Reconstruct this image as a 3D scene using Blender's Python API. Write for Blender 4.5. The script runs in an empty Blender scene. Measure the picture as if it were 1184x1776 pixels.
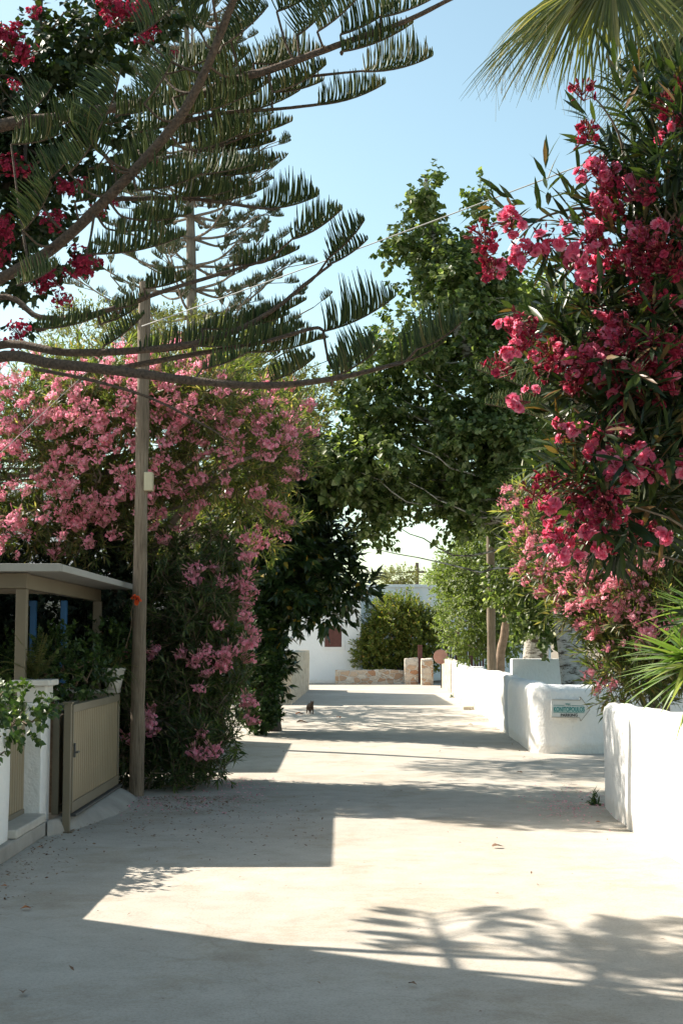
import bpy, bmesh, math, random
import numpy as np
from mathutils import Vector, Matrix, noise
random.seed(7); R = np.random.default_rng(11)
scene = bpy.context.scene
COL = scene.collection
# ------------------------------------------------------------------ camera, world, sun, exposure
F = 2467.0; T = math.atan(227.0 / F); CT, ST = math.cos(T), math.sin(T); EYE = 1.6
cd = bpy.data.cameras.new('camera'); cam = bpy.data.objects.new('camera', cd); COL.objects.link(cam)
cd.sensor_fit = 'VERTICAL'; cd.sensor_height = 36; cd.lens = 36 * F / 1776; cd.clip_end = 3000
cam.location = (0, 0, EYE); cam.rotation_euler = (math.pi / 2 + T, 0, 0); scene.camera = cam
SUNV = Vector((-1.0, 0.62, 1.0)).normalized()
EL = math.asin(SUNV.z); AZ = math.atan2(SUNV.x, SUNV.y)
w = bpy.data.worlds.new('World'); scene.world = w; w.use_nodes = True
nt = w.node_tree; bg = nt.nodes['Background']; sky = nt.nodes.new('ShaderNodeTexSky')
sky.sky_type = 'NISHITA'; sky.sun_disc = False; sky.sun_elevation = EL; sky.sun_rotation = AZ
sky.air_density = 1.0; sky.dust_density = 1.0; sky.ozone_density = 0.6
wb = nt.nodes.new('ShaderNodeMix'); wb.data_type = 'RGBA'; wb.blend_type = 'MULTIPLY'; wb.inputs[0].default_value = 1; wb.inputs[7].default_value = (1.0, 1.06, .88, 1)
nt.links.new(sky.outputs[0], wb.inputs[6]); nt.links.new(wb.outputs[2], bg.inputs[0]); bg.inputs[1].default_value = 0.105
sd = bpy.data.lights.new('sun', 'SUN'); sd.energy = 5.0; sd.angle = math.radians(0.53); sd.color = (1.0, 0.92, 0.80)
sun = bpy.data.objects.new('sun', sd); COL.objects.link(sun); sun.rotation_euler = SUNV.to_track_quat('Z', 'Y').to_euler()
scene.view_settings.view_transform = 'Standard'; scene.view_settings.look = 'None'
scene.view_settings.exposure = 1.12; scene.view_settings.gamma = 1

def P(px, py, Y):
    u = (px - 592) / F; v = (888 - py) / F
    t = Y / (CT - v * ST)
    return np.array([u * t, Y, EYE + (ST + v * CT) * t])
def G(px, py, z=0.0):
    u = (px - 592) / F; v = (888 - py) / F
    t = (z - EYE) / (ST + v * CT)
    return np.array([u * t, (CT - v * ST) * t, z])
# ------------------------------------------------------------------ node helpers and materials
def newmat(name):
    m = bpy.data.materials.new(name); m.use_nodes = True
    t = m.node_tree; return m, t, t.nodes['Principled BSDF'], t.nodes['Material Output']
def N(t, k, **kw):
    n = t.nodes.new('ShaderNode' + k)
    for a, b in kw.items(): setattr(n, a, b)
    return n
def ramp(t, stops, fac, interp='LINEAR'):
    r = N(t, 'ValToRGB'); r.color_ramp.interpolation = interp
    e = r.color_ramp.elements
    while len(e) < len(stops): e.new(0.5)
    for i, (p, c) in enumerate(stops): e[i].position = p; e[i].color = (*c, 1) if len(c) == 3 else c
    t.links.new(fac, r.inputs[0]); return r.outputs[0]
def tex(t, scale, detail=4, rough=0.6, stretch=None, kind='TexNoise', distort=0):
    tc = N(t, 'TexCoord'); n = N(t, kind); n.inputs['Scale'].default_value = scale
    if kind == 'TexNoise':
        n.inputs['Detail'].default_value = detail; n.inputs['Roughness'].default_value = rough
        n.inputs['Distortion'].default_value = distort
    src = tc.outputs['Object']
    if stretch:
        mp = N(t, 'Mapping'); mp.inputs['Scale'].default_value = stretch
        t.links.new(src, mp.inputs[0]); src = mp.outputs[0]
    t.links.new(src, n.inputs['Vector']); return n
def mix(t, a, b, fac, mode='MIX'):
    m = N(t, 'Mix', data_type='RGBA', blend_type=mode)
    for sock, v in ((m.inputs[6], a), (m.inputs[7], b), (m.inputs[0], fac)):
        if isinstance(v, (int, float)): sock.default_value = v
        elif isinstance(v, tuple): sock.default_value = (*v, 1)
        else: t.links.new(v, sock)
    return m.outputs[2]
def bump(t, b, h, strength=0.3, dist=0.02):
    n = N(t, 'Bump'); n.inputs['Strength'].default_value = strength; n.inputs['Distance'].default_value = dist
    t.links.new(h, n.inputs['Height']); t.links.new(n.outputs[0], b.inputs['Normal'])
def leafmat(name, stops, trans=0.35, rough=0.5, tint=(1.3, 1.5, 0.6)):
    m, t, b, o = newmat(name)
    g = N(t, 'NewGeometry'); c = ramp(t, stops, g.outputs['Random Per Island'])
    t.links.new(c, b.inputs['Base Color']); b.inputs['Roughness'].default_value = rough
    b.inputs['Specular IOR Level'].default_value = 0.4
    tr = N(t, 'BsdfTranslucent'); t.links.new(mix(t, c, tint, 1.0, 'MULTIPLY'), tr.inputs[0])
    mx = N(t, 'MixShader'); mx.inputs[0].default_value = trans
    t.links.new(b.outputs[0], mx.inputs[1]); t.links.new(tr.outputs[0], mx.inputs[2]); t.links.new(mx.outputs[0], o.inputs[0])
    return m
def plain(name, c1, c2, scale=6, rough=0.7, bs=0.2, bd=0.01, stretch=None, metal=0, detail=5, fine=None):
    m, t, b, o = newmat(name); n = tex(t, scale, detail, 0.6, stretch)
    c = ramp(t, [(0.3, c1), (0.7, c2)], n.outputs[0])
    t.links.new(c, b.inputs['Base Color']); b.inputs['Roughness'].default_value = rough; b.inputs['Metallic'].default_value = metal
    h = n.outputs[0]
    if fine:
        n2 = tex(t, fine, 3, 0.6, stretch); h = n2.outputs[0]
    bump(t, b, h, bs, bd); return m
M = {}
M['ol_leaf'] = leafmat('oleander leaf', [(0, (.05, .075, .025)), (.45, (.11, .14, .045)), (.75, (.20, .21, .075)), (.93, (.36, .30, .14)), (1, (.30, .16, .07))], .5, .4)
M['ol_dark'] = leafmat('shade oleander leaf', [(0, (.03, .055, .02)), (.6, (.065, .10, .035)), (1, (.15, .18, .06))], .35, .4)  # darker copy of the oleander leaf, the lower bush's shade put into its colour
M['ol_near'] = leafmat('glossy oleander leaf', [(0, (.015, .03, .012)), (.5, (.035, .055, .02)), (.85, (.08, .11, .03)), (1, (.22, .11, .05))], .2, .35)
M['poplar'] = leafmat('poplar leaf', [(0, (.055, .09, .028)), (.45, (.12, .16, .055)), (.8, (.24, .27, .12)), (1, (.44, .46, .27))], .45, .42)
M['dark'] = leafmat('rubber tree leaf', [(0, (.015, .035, .012)), (.7, (.035, .06, .02)), (.96, (.07, .10, .03)), (.99, (.35, .22, .03)), (1, (.35, .22, .03))], .15, .3)
M['ivy'] = leafmat('ivy leaf', [(0, (.02, .045, .012)), (1, (.06, .10, .025))], .25, .5)
M['deepg'] = leafmat('deep shade leaf', [(0, (.008, .016, .006)), (1, (.02, .035, .012))], .05, .7)  # darkness under the canopy is put into this leaf colour
M['gard'] = leafmat('garden leaf', [(0, (.02, .045, .012)), (.8, (.05, .09, .02)), (1, (.10, .15, .03))], .2, .5)
M['yel'] = leafmat('yellow green leaf', [(0, (.09, .10, .03)), (.6, (.17, .17, .05)), (1, (.26, .24, .09))], .3, .6)
M['hedge'] = leafmat('pale green leaf', [(0, (.09, .13, .035)), (.6, (.17, .21, .065)), (1, (.27, .30, .10))], .4, .55)
M['bush'] = leafmat('climber leaf', [(0, (.08, .11, .02)), (.6, (.17, .20, .04)), (.93, (.30, .28, .07)), (1, (.40, .20, .06))], .45, .55)
M['boug'] = leafmat('bougainvillea leaf', [(0, (.02, .04, .012)), (.8, (.045, .07, .02)), (1, (.10, .12, .03))], .15, .5)
M['vine'] = leafmat('vine leaf', [(0, (.035, .07, .02)), (.7, (.07, .12, .03)), (1, (.17, .21, .06))], .3, .45)
M['fern'] = leafmat('fern leaf', [(0, (.08, .10, .03)), (.7, (.14, .15, .05)), (1, (.22, .16, .07))], .35, .6)
M['pine'] = leafmat('norfolk pine needles', [(0, (.045, .072, .022)), (.5, (.085, .125, .036)), (.85, (.18, .21, .065)), (1, (.26, .20, .08))], .3, .55)
M['pine_far'] = leafmat('distant pine needles', [(0, (.06, .085, .04)), (1, (.15, .16, .075))], .15, .6)
M['palm'] = leafmat('palm leaf', [(0, (.07, .085, .03)), (.5, (.15, .16, .05)), (.8, (.30, .27, .12)), (1, (.50, .36, .18))], .3, .35)
M['yucca'] = leafmat('yucca leaf', [(0, (.07, .13, .03)), (.7, (.17, .25, .06)), (1, (.34, .36, .13))], .35, .35)
PT = (1.05, .98, 1.0)
M['pink'] = leafmat('pink petal', [(0, (.88, .29, .43)), (.5, (.93, .43, .55)), (1, (.95, .62, .69))], .6, .6, PT)
M['pink2'] = leafmat('warm pink petal', [(0, (.84, .27, .36)), (.6, (.90, .40, .48)), (1, (.93, .58, .62))], .5, .6, PT)
M['deep'] = leafmat('deep pink petal', [(0, (.80, .13, .25)), (.6, (.91, .25, .39)), (1, (.95, .46, .57))], .55, .6, PT)
M['crim'] = leafmat('crimson petal', [(0, (.30, .02, .05)), (.6, (.48, .03, .08)), (1, (.62, .05, .12))], .35, .6, PT)
M['orange'] = leafmat('orange petal', [(0, (.75, .10, .02)), (1, (.8, .16, .04))], .3, .6, PT)
M['bud'] = leafmat('dark red bud', [(0, (.16, .03, .03)), (1, (.38, .06, .06))], .2, .6, PT)
M['pbud'] = leafmat('pale bud', [(0, (.70, .32, .36)), (.5, (.85, .42, .48)), (1, (.35, .36, .14))], .45, .6, PT)
M['pinebark'] = plain('norfolk pine bark', (.07, .045, .03), (.19, .125, .085), 55, .9, 1.0, .015)
M['greybark'] = plain('grey bark', (.13, .105, .08), (.30, .25, .20), 14, .9, .7, .02, (1, 1, .3))
M['twig'] = plain('brown twig', (.10, .07, .045), (.22, .16, .11), 20, .9, .3)
M['darkbark'] = plain('dark bark', (.05, .04, .03), (.10, .08, .06), 14, .9, .6, .02)
m, t, b, o = newmat('white poplar bark'); n1 = tex(t, 5, 7, .75, (.8, .8, 2.6)); n2 = tex(t, 30, 4)
t.links.new(mix(t, ramp(t, [(.44, (.09, .065, .045)), (.50, (.50, .46, .40)), (.7, (.68, .64, .58))], n1.outputs[0]), n2.outputs[0], .25, 'MULTIPLY'), b.inputs['Base Color'])
b.inputs['Roughness'].default_value = .85; bump(t, b, n1.outputs[0], .7, .03); M['whitebark'] = m
m, t, b, o = newmat('weathered pole wood'); n1 = tex(t, 16, 8, .7, (5, 5, .25)); n2 = tex(t, 1.5, 3)
c = ramp(t, [(.30, (.06, .045, .03)), (.45, (.20, .155, .11)), (.75, (.36, .29, .215))], n1.outputs[0])
t.links.new(mix(t, c, ramp(t, [(.3, (.65, .62, .6)), (.7, (1, 1, 1))], n2.outputs[0]), 1.0, 'MULTIPLY'), b.inputs['Base Color'])
b.inputs['Roughness'].default_value = .9; bump(t, b, n1.outputs[0], .8, .01); M['pole'] = m
# white plaster: brushed limewash with grime low down and hairline stains
def plaster(name, a, bcol, dirt=.25):
    m, t, b, o = newmat(name); n1 = tex(t, 1.6, 6, .65); n2 = tex(t, 22, 5, .6, (1, 1, .6)); n3 = tex(t, 5, 8, .75, (2.5, 2.5, .5))
    c = mix(t, a, bcol, n1.outputs[0])
    st = ramp(t, [(.62, (1, 1, 1)), (.78, (1 - dirt, 1 - dirt * 1.1, 1 - dirt * 1.3))], n3.outputs[0])
    c = mix(t, c, st, 1.0, 'MULTIPLY')
    tc = N(t, 'TexCoord'); sx = N(t, 'SeparateXYZ'); t.links.new(tc.outputs['Object'], sx.inputs[0])
    ad = N(t, 'Math', operation='MULTIPLY_ADD'); t.links.new(n3.outputs[0], ad.inputs[0]); ad.inputs[1].default_value = -.22; t.links.new(sx.outputs[2], ad.inputs[2])
    lo = ramp(t, [(0.0, (.93, .90, .86)), (.02, (.97, .955, .93)), (.05, (1, 1, 1))], ad.outputs[0])
    c = mix(t, c, lo, 1.0, 'MULTIPLY'); t.links.new(c, b.inputs['Base Color']); b.inputs['Roughness'].default_value = .85
    n4 = tex(t, 7, 4); md = N(t, 'Math', operation='MULTIPLY_ADD'); t.links.new(n2.outputs[0], md.inputs[0]); md.inputs[1].default_value = .5; t.links.new(n4.outputs[0], md.inputs[2])
    bump(t, b, md.outputs[0], .7, .03); return m
M['white'] = plaster('white limewash plaster', (.80, .785, .76), (.84, .83, .81))
M['house'] = plaster('house plaster', (.84, .84, .84), (.87, .87, .87), .08)
M['greyplaster'] = plaster('grey plaster', (.42, .40, .36), (.52, .49, .44))
# concrete road
m, t, b, o = newmat('pale concrete'); 
nA = tex(t, .35, 5, .6); nB = tex(t, 3.2, 8, .7); nC = tex(t, 55, 5, .7); nD = tex(t, 260, 2, .5); nE = tex(t, .9, 9, .72, distort=.4)
c = ramp(t, [(.3, (.415, .375, .325)), (.7, (.525, .485, .43))], nA.outputs[0])
c = mix(t, c, ramp(t, [(.35, (.86, .84, .81)), (.65, (1.05, 1.05, 1.04))], nB.outputs[0]), 1.0, 'MULTIPLY')
c = mix(t, c, ramp(t, [(.3, (.80, .79, .77)), (.5, (1, 1, 1)), (.75, (1.1, 1.1, 1.1))], nC.outputs[0]), 1.0, 'MULTIPLY')
c = mix(t, c, ramp(t, [(.3, (.78, .76, .74)), (.46, (1, 1, 1))], nD.outputs[0]), 1.0, 'MULTIPLY')
c = mix(t, c, ramp(t, [(.52, (1, 1, 1)), (.60, (.90, .87, .82)), (.75, (.80, .76, .70))], nE.outputs[0]), 1.0, 'MULTIPLY')
vo = N(t, 'TexVoronoi', feature='DISTANCE_TO_EDGE'); vo.inputs['Scale'].default_value = .42
tc = N(t, 'TexCoord'); nW = tex(t, 2.5, 5); vm = N(t, 'VectorMath', operation='MULTIPLY_ADD')
t.links.new(nW.outputs[1], vm.inputs[0]); vm.inputs[1].default_value = (.5, .5, 0); t.links.new(tc.outputs['Object'], vm.inputs[2]); t.links.new(vm.outputs[0], vo.inputs['Vector'])
ck = ramp(t, [(0, (.62, .58, .53)), (.004, (1, 1, 1))], vo.outputs[0]); c = mix(t, c, mix(t, (1, 1, 1), ck, .28), 1.0, 'MULTIPLY')
t.links.new(c, b.inputs['Base Color']); b.inputs['Roughness'].default_value = .9
md = N(t, 'Math', operation='MULTIPLY_ADD'); t.links.new(nB.outputs[0], md.inputs[0]); md.inputs[1].default_value = 1.5; t.links.new(nC.outputs[0], md.inputs[2])
bump(t, b, md.outputs[0], .35, .012); M['road'] = m
M['soil'] = plain('dry soil', (.16, .125, .09), (.28, .23, .17), 3, .95, .5, .03, fine=40)
M['ramp'] = plain('trowelled cement', (.27, .25, .22), (.38, .355, .32), 3, .9, .4, .01, fine=60)
def stone(name, cols, mortar, sc=3.2, st=(1, 1, 1.8)):
    m, t, b, o = newmat(name); tc = N(t, 'TexCoord'); mp = N(t, 'Mapping'); mp.inputs['Scale'].default_value = st; nw = tex(t, 4, 3)
    vm = N(t, 'VectorMath', operation='MULTIPLY_ADD'); t.links.new(nw.outputs[1], vm.inputs[0]); vm.inputs[1].default_value = (.12, .12, .12)
    t.links.new(tc.outputs['Object'], vm.inputs[2]); t.links.new(vm.outputs[0], mp.inputs[0])
    v1 = N(t, 'TexVoronoi'); v2 = N(t, 'TexVoronoi', feature='DISTANCE_TO_EDGE')
    for v in (v1, v2): v.inputs['Scale'].default_value = sc; v.inputs['Randomness'].default_value = .85; t.links.new(mp.outputs[0], v.inputs['Vector'])
    sp = N(t, 'SeparateColor'); t.links.new(v1.outputs['Color'], sp.inputs[0])
    c = ramp(t, [(i / (len(cols) - 1), q) for i, q in enumerate(cols)], sp.outputs[0])
    n = tex(t, 18, 5); c = mix(t, c, ramp(t, [(.3, (.8, .8, .8)), (.7, (1.1, 1.1, 1.1))], n.outputs[0]), 1.0, 'MULTIPLY')
    e = ramp(t, [(.03, (0, 0, 0)), (.07, (1, 1, 1))], v2.outputs[0]); t.links.new(mix(t, mortar, c, e), b.inputs['Base Color'])
    b.inputs['Roughness'].default_value = .9; bump(t, b, e, .8, .03); return m
M['stone'] = stone('rubble stone', [(.42, .22, .12), (.50, .40, .30), (.60, .54, .46), (.48, .30, .18), (.62, .56, .48)], (.62, .57, .50))
M['cream'] = stone('cream rubble stone', [(.50, .42, .31), (.60, .53, .42), (.42, .34, .24), (.62, .56, .47)], (.55, .49, .40), 4.0)
M['metal'] = plain('bronze painted metal', (.165, .135, .09), (.195, .162, .11), 3, .42, .05, .002)
M['slat'] = plain('beige painted slats', (.25, .19, .11), (.29, .225, .135), 2, .45, .06, .002)
M['roofm'] = plain('grey roof sheet', (.30, .29, .265), (.38, .37, .34), 2, .55, .1, .003)
M['blue'] = plain('blue paint', (.015, .10, .26), (.025, .13, .32), 3, .5, .05)
M['marble'] = plain('worn marble step', (.42, .38, .33), (.56, .52, .46), 8, .6, .2, .004)
M['potw'] = plain('white pot', (.55, .52, .47), (.68, .65, .60), 8, .8, .3, .004)
M['maroon'] = plain('maroon shutter paint', (.10, .03, .022), (.14, .045, .035), 5, .6, .1)
M['boxc'] = plain('cream plastic', (.50, .45, .30), (.56, .50, .35), 3, .5, .05)
M['rust'] = plain('faded red enamel', (.42, .20, .15), (.52, .28, .22), 10, .6, .1)
M['darkm'] = plain('dark grey metal', (.05, .05, .05), (.09, .085, .08), 6, .5, .1)
M['wire'] = plain('white cable', (.42, .41, .38), (.52, .50, .47), 3, .6, .05)
M['blackwire'] = plain('black cable', (.03, .03, .03), (.05, .05, .05), 3, .6, .05)
M['cat'] = plain('brown cat fur', (.03, .019, .012), (.09, .055, .035), 30, .9, .5, .01)
M['litter'] = leafmat('dry leaf', [(0, (.10, .05, .03)), (.5, (.18, .10, .06)), (1, (.28, .17, .10))], .1, .8, (1, 1, 1))
M['oleaf'] = leafmat('orange dry leaf', [(0, (.45, .14, .04)), (1, (.5, .18, .05))], .1, .8, (1, 1, 1))
M['tealp'] = plain('teal sign paint', (.02, .20, .19), (.03, .26, .25), 30, .6, .05)
M['palet'] = plain('pale teal sign ground', (.42, .58, .56), (.50, .64, .62), 30, .6, .05)
M['blackp'] = plain('black sign paint', (.03, .03, .03), (.06, .06, .06), 30, .6, .05)
M['signw'] = plain('painted sign board', (.66, .65, .61), (.74, .73, .70), 6, .6, .1, .004)
M['glass'] = plain('dark window glass', (.02, .025, .03), (.03, .035, .04), 2, .1, .0)
# ------------------------------------------------------------------ object helpers
def link(name, me, mat=None, parent=None, smooth=False):
    o = bpy.data.objects.new(name, me); COL.objects.link(o)
    if mat is not None and not me.materials: me.materials.append(mat)
    if smooth: me.polygons.foreach_set('use_smooth', np.ones(len(me.polygons), dtype=bool))
    if parent: o.parent = parent; o.matrix_parent_inverse = Matrix.Translation(-Vector(parent.location))
    return o
def tag(o, label, cat, group=None, kind=None):
    if label: o['label'] = label
    if cat: o['category'] = cat
    if group: o['group'] = group
    if kind: o['kind'] = kind
    return o
def thing(name, label, cat, loc, group=None):
    o = bpy.data.objects.new(name, None); COL.objects.link(o); o.location = tuple(float(v) for v in loc); o.empty_display_size = .1
    return tag(o, label, cat, group)
def npmesh(name, chunks):
    """chunks: list of (V (n,3), F (m,k))"""
    vs, lo, tot, off = [], [], [], 0
    for V, Fc in chunks:
        V = np.asarray(V, dtype=np.float32).reshape(-1, 3); Fc = np.asarray(Fc, dtype=np.int32)
        vs.append(V); lo.append((Fc + off).ravel()); tot.append(np.full(len(Fc), Fc.shape[1], dtype=np.int32)); off += len(V)
    V = np.concatenate(vs); L = np.concatenate(lo); n = np.concatenate(tot)
    me = bpy.data.meshes.new(name); me.vertices.add(len(V)); me.vertices.foreach_set('co', V.ravel())
    me.loops.add(len(L)); me.loops.foreach_set('vertex_index', L); me.polygons.add(len(n))
    me.polygons.foreach_set('loop_start', np.concatenate([[0], np.cumsum(n)[:-1]]).astype(np.int32))
    me.polygons.foreach_set('loop_total', n); me.update(calc_edges=True); me.validate(); return me
def nrm(a): return a / np.maximum(np.linalg.norm(a, axis=-1, keepdims=True), 1e-9)
def scatter(tv, tf, pos, d, n, s):
    """copies of a template, y along d, z near n"""
    pos = np.atleast_2d(pos); d = nrm(np.atleast_2d(d)); x = nrm(np.cross(d, n)); z = np.cross(x, d)
    s = np.asarray(s, float)
    if s.ndim == 1: s = np.repeat(s[:, None], 3, 1)
    tv = np.asarray(tv, float)
    W = (tv[None, :, 0:1] * s[:, None, 0:1]) * x[:, None] + (tv[None, :, 1:2] * s[:, None, 1:2]) * d[:, None] + (tv[None, :, 2:3] * s[:, None, 2:3]) * z[:, None]
    V = pos[:, None] + W; k = len(tv); tf = np.asarray(tf)
    Fc = tf[None] + (np.arange(len(pos)) * k)[:, None, None]
    return V.reshape(-1, 3), Fc.reshape(-1, tf.shape[1])
def tubes(paths, radii, sides=4):
    paths = np.asarray(paths, float); n, K, _ = paths.shape; radii = np.broadcast_to(np.asarray(radii, float), (n, K))
    tg = nrm(np.gradient(paths, axis=1)); ref = np.zeros((n, 1, 3)); ref[..., 2] = 1
    mt = tg.mean(axis=1, keepdims=True); vert = np.abs(mt[..., 2:3]) > .8 * np.linalg.norm(mt, axis=-1, keepdims=True)
    ref = np.where(vert, np.array([[[1., .13, 0]]]), ref)
    a = nrm(np.cross(tg, np.broadcast_to(ref, tg.shape))); b_ = np.cross(tg, a)
    an = np.arange(sides) * 2 * np.pi / sides
    V = paths[:, :, None] + radii[:, :, None, None] * (np.cos(an)[None, None, :, None] * a[:, :, None] + np.sin(an)[None, None, :, None] * b_[:, :, None])
    i = np.arange(K - 1)[:, None] * sides; j = np.arange(sides)[None]; j2 = (j + 1) % sides
    q = np.stack([i + j, i + j2, i + sides + j2, i + sides + j], -1).reshape(-1, 4)
    Fc = q[None] + (np.arange(n) * K * sides)[:, None, None]
    return V.reshape(-1, 3), Fc.reshape(-1, 4)
def spline(pts, k=16):
    pts = np.asarray(pts, float); n = len(pts)
    ext = np.vstack([2 * pts[0] - pts[1], pts, 2 * pts[-1] - pts[-2]]); out = []
    for u in np.linspace(0, n - 1 - 1e-6, k):
        i = int(u); f = u - i; p0, p1, p2, p3 = ext[i:i + 4]
        out.append(.5 * ((2 * p1) + (-p0 + p2) * f + (2 * p0 - 5 * p1 + 4 * p2 - p3) * f * f + (-p0 + 3 * p1 - 3 * p2 + p3) * f ** 3))
    return np.array(out)
def limb(pts, r0, r1, sides=10, k=20, wob=0):
    p = spline(pts, k)
    if wob: p[1:-1] += R.normal(0, wob, (k - 2, 3))
    V, Fc = tubes(p[None], np.linspace(r0, r1, k)[None], sides)
    if sides >= 8: V = V + R.normal(0, r1 * .06, V.shape)
    c = np.array([np.r_[np.arange(sides)][::-1]]), np.array([np.arange(sides) + (k - 1) * sides])
    return [(V, Fc), (V[:sides], [list(range(sides))[::-1]]), (V[-sides:], [list(range(sides))])]
def boxes(bl, name, mat, parent=None, bevel=0.0):
    """bl: list of (x0,y0,z0,x1,y1,z1) [,rotz about centre]"""
    bm = bmesh.new()
    for q in bl:
        x0, y0, z0, x1, y1, z1 = q[:6]
        m4 = Matrix.Translation(((x0 + x1) / 2, (y0 + y1) / 2, (z0 + z1) / 2))
        if len(q) > 6: m4 = m4 @ Matrix.Rotation(q[6], 4, 'Z')
        m4 = m4 @ Matrix.Diagonal((abs(x1 - x0), abs(y1 - y0), abs(z1 - z0), 1)); bmesh.ops.create_cube(bm, size=1, matrix=m4)
    if bevel: bmesh.ops.bevel(bm, geom=bm.edges[:], offset=bevel, segments=2, affect='EDGES', profile=.5)
    me = bpy.data.meshes.new(name); bm.to_mesh(me); bm.free(); return link(name, me, mat, parent)
def prism(poly, z0, z1, name, mat, parent=None, bevel=0, ztop=None):
    bm = bmesh.new(); lo = [bm.verts.new((x, y, z0)) for x, y in poly]
    hi = [bm.verts.new((x, y, z1 if ztop is None else ztop[i])) for i, (x, y) in enumerate(poly)]
    n = len(poly); bm.faces.new(lo[::-1]); bm.faces.new(hi)
    for i in range(n): bm.faces.new((lo[i], lo[(i + 1) % n], hi[(i + 1) % n], hi[i]))
    bmesh.ops.recalc_face_normals(bm, faces=bm.faces[:])
    if bevel: bmesh.ops.bevel(bm, geom=bm.edges[:], offset=bevel, segments=2, affect='EDGES')
    me = bpy.data.meshes.new(name); bm.to_mesh(me); bm.free(); return link(name, me, mat, parent)
def plaster_wall(path, h, th, name, mat, parent=None, rnd=.07, wob=.012, z0=0.0, step=.16):
    """hand plastered wall with a rounded top along a plan path"""
    path = [np.array(p, float) for p in path]; pts = []
    for a, b_ in zip(path[:-1], path[1:]):
        k = max(2, int(np.linalg.norm(b_ - a) / step))
        for i in range(k): pts.append(a + (b_ - a) * i / k)
    pts.append(path[-1]); pts = np.array(pts)
    for _ in range(2):                       # soften the corners
        q = pts.copy(); q[1:-1] = (pts[:-2] + 2 * pts[1:-1] + pts[2:]) / 4; pts = q
    tg = nrm(np.gradient(pts, axis=0)); nr = np.stack([tg[:, 1], -tg[:, 0]], 1)
    prof = [(-.5 * th, z0)] + [(-.5 * th, z0 + (h - z0 - rnd) * f) for f in (.2, .4, .6, .8, 1)]
    for a in (30, 60, 90): prof.append((-.5 * th + rnd * (1 - math.cos(math.radians(a))), h - rnd + rnd * math.sin(math.radians(a))))
    prof += [(-x, z) for x, z in prof[::-1]]
    Kp = len(prof); V = []; n = len(pts)
    endr = min(rnd, .1); s = np.concatenate([[0], np.cumsum(np.linalg.norm(np.diff(pts, axis=0), axis=1))])
    ins = [(-1, .0, .82), (0, 0, 1)]
    rows = [(pts[0] - tg[0] * 0.0, nr[0], .80, .93)] + [(pts[i] + (tg[0] * endr * .6 if i == 0 else 0), nr[i], 1, 1) for i in range(n)] + [(pts[-1] + tg[-1] * endr * .6, nr[-1], .80, .93)]
    for p, nn, sx, sz in rows:
        for x, z in prof:
            q = Vector((p[0] + nn[0] * x * sx, p[1] + nn[1] * x * sx, z0 + (z - z0) * (sz if z > h - rnd * 1.5 else 1)))
            dsp = noise.noise(q * 1.7) * wob * 1.6 + noise.noise(q * 5) * wob * .5
            V.append((q.x + nn[0] * dsp * np.sign(x), q.y + nn[1] * dsp * np.sign(x), q.z + (dsp * 1.2 if z > z0 else 0)))
    nR = len(rows); Fc = [(i * Kp + j, i * Kp + j + 1, (i + 1) * Kp + j + 1, (i + 1) * Kp + j) for i in range(nR - 1) for j in range(Kp - 1)]
    me = npmesh(name, [(V, Fc), (V[:Kp], [list(range(Kp))]), (V[-Kp:], [list(range(Kp))[::-1]])])
    bm = bmesh.new(); bm.from_mesh(me); bmesh.ops.remove_doubles(bm, verts=bm.verts, dist=1e-5); bmesh.ops.recalc_face_normals(bm, faces=bm.faces[:]); bm.to_mesh(me); bm.free()
    o = link(name, me, mat, parent, True); return o
# leaf templates
LANCE = ([(0, 0, 0), (.5, .42, .10), (0, 1, -.18), (-.5, .42, .10), (0, .5, 0)], [(0, 1, 2, 4), (0, 4, 2, 3)])
LONG = ([(0, 0, 0), (.42, .25, .10), (.5, .55, .08), (0, 1, -.16), (-.5, .55, .08), (-.42, .25, .10), (0, .3, 0), (0, .6, -.02)],
        [(0, 1, 2, 7), (7, 2, 3, 3), (0, 7, 4, 5), (7, 3, 4, 4)])
LONG = (LONG[0], [(0, 1, 6, 6), (6, 1, 2, 7), (7, 2, 3, 3), (0, 6, 5, 5), (6, 7, 4, 5), (7, 3, 4, 4)])
def lv(temp):  # triangles from any degenerate quads
    v, f = temp; out = []
    for q in f:
        u = [q[i] for i in range(4) if q[i] not in q[:i]]
        out += [u] if len(u) == 3 else [[u[0], u[1], u[2]], [u[0], u[2], u[3]]]
    return v, out
LONG = lv(LONG)
ROUND = ([(0, 0, 0), (.42, .12, .05), (.52, .42, .09), (0, 1, -.12), (-.52, .42, .09), (-.42, .12, .05), (0, .45, 0)],
         [(0, 1, 2, 6), (6, 2, 3, 3), (0, 6, 4, 5), (6, 3, 4, 4)])
ROUND = lv(ROUND)
def rdir(n): return nrm(R.normal(size=(n, 3)))
def EB(px, py, rx, ry, Y, rY):
    return (P(px, py, Y), np.array([rx * Y / F, rY, ry * Y / F]))
def front(px, py, blobs):
    """first point of the crown met along the line of sight"""
    o_ = np.array([0, 0, EYE]); d = P(px, py, 1.0) - o_; best = None
    for c, r in blobs:
        a = d / r; q = (o_ - c) / r; A = a @ a; B = 2 * a @ q; C_ = q @ q - 1; D = B * B - 4 * A * C_
        if D > 0:
            tt = (-B - math.sqrt(D)) / (2 * A)
            if tt > 0 and (best is None or tt < best[0]): best = (tt, o_ + d * tt, nrm((o_ + d * tt - c) / r ** 2))
    return best
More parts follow.
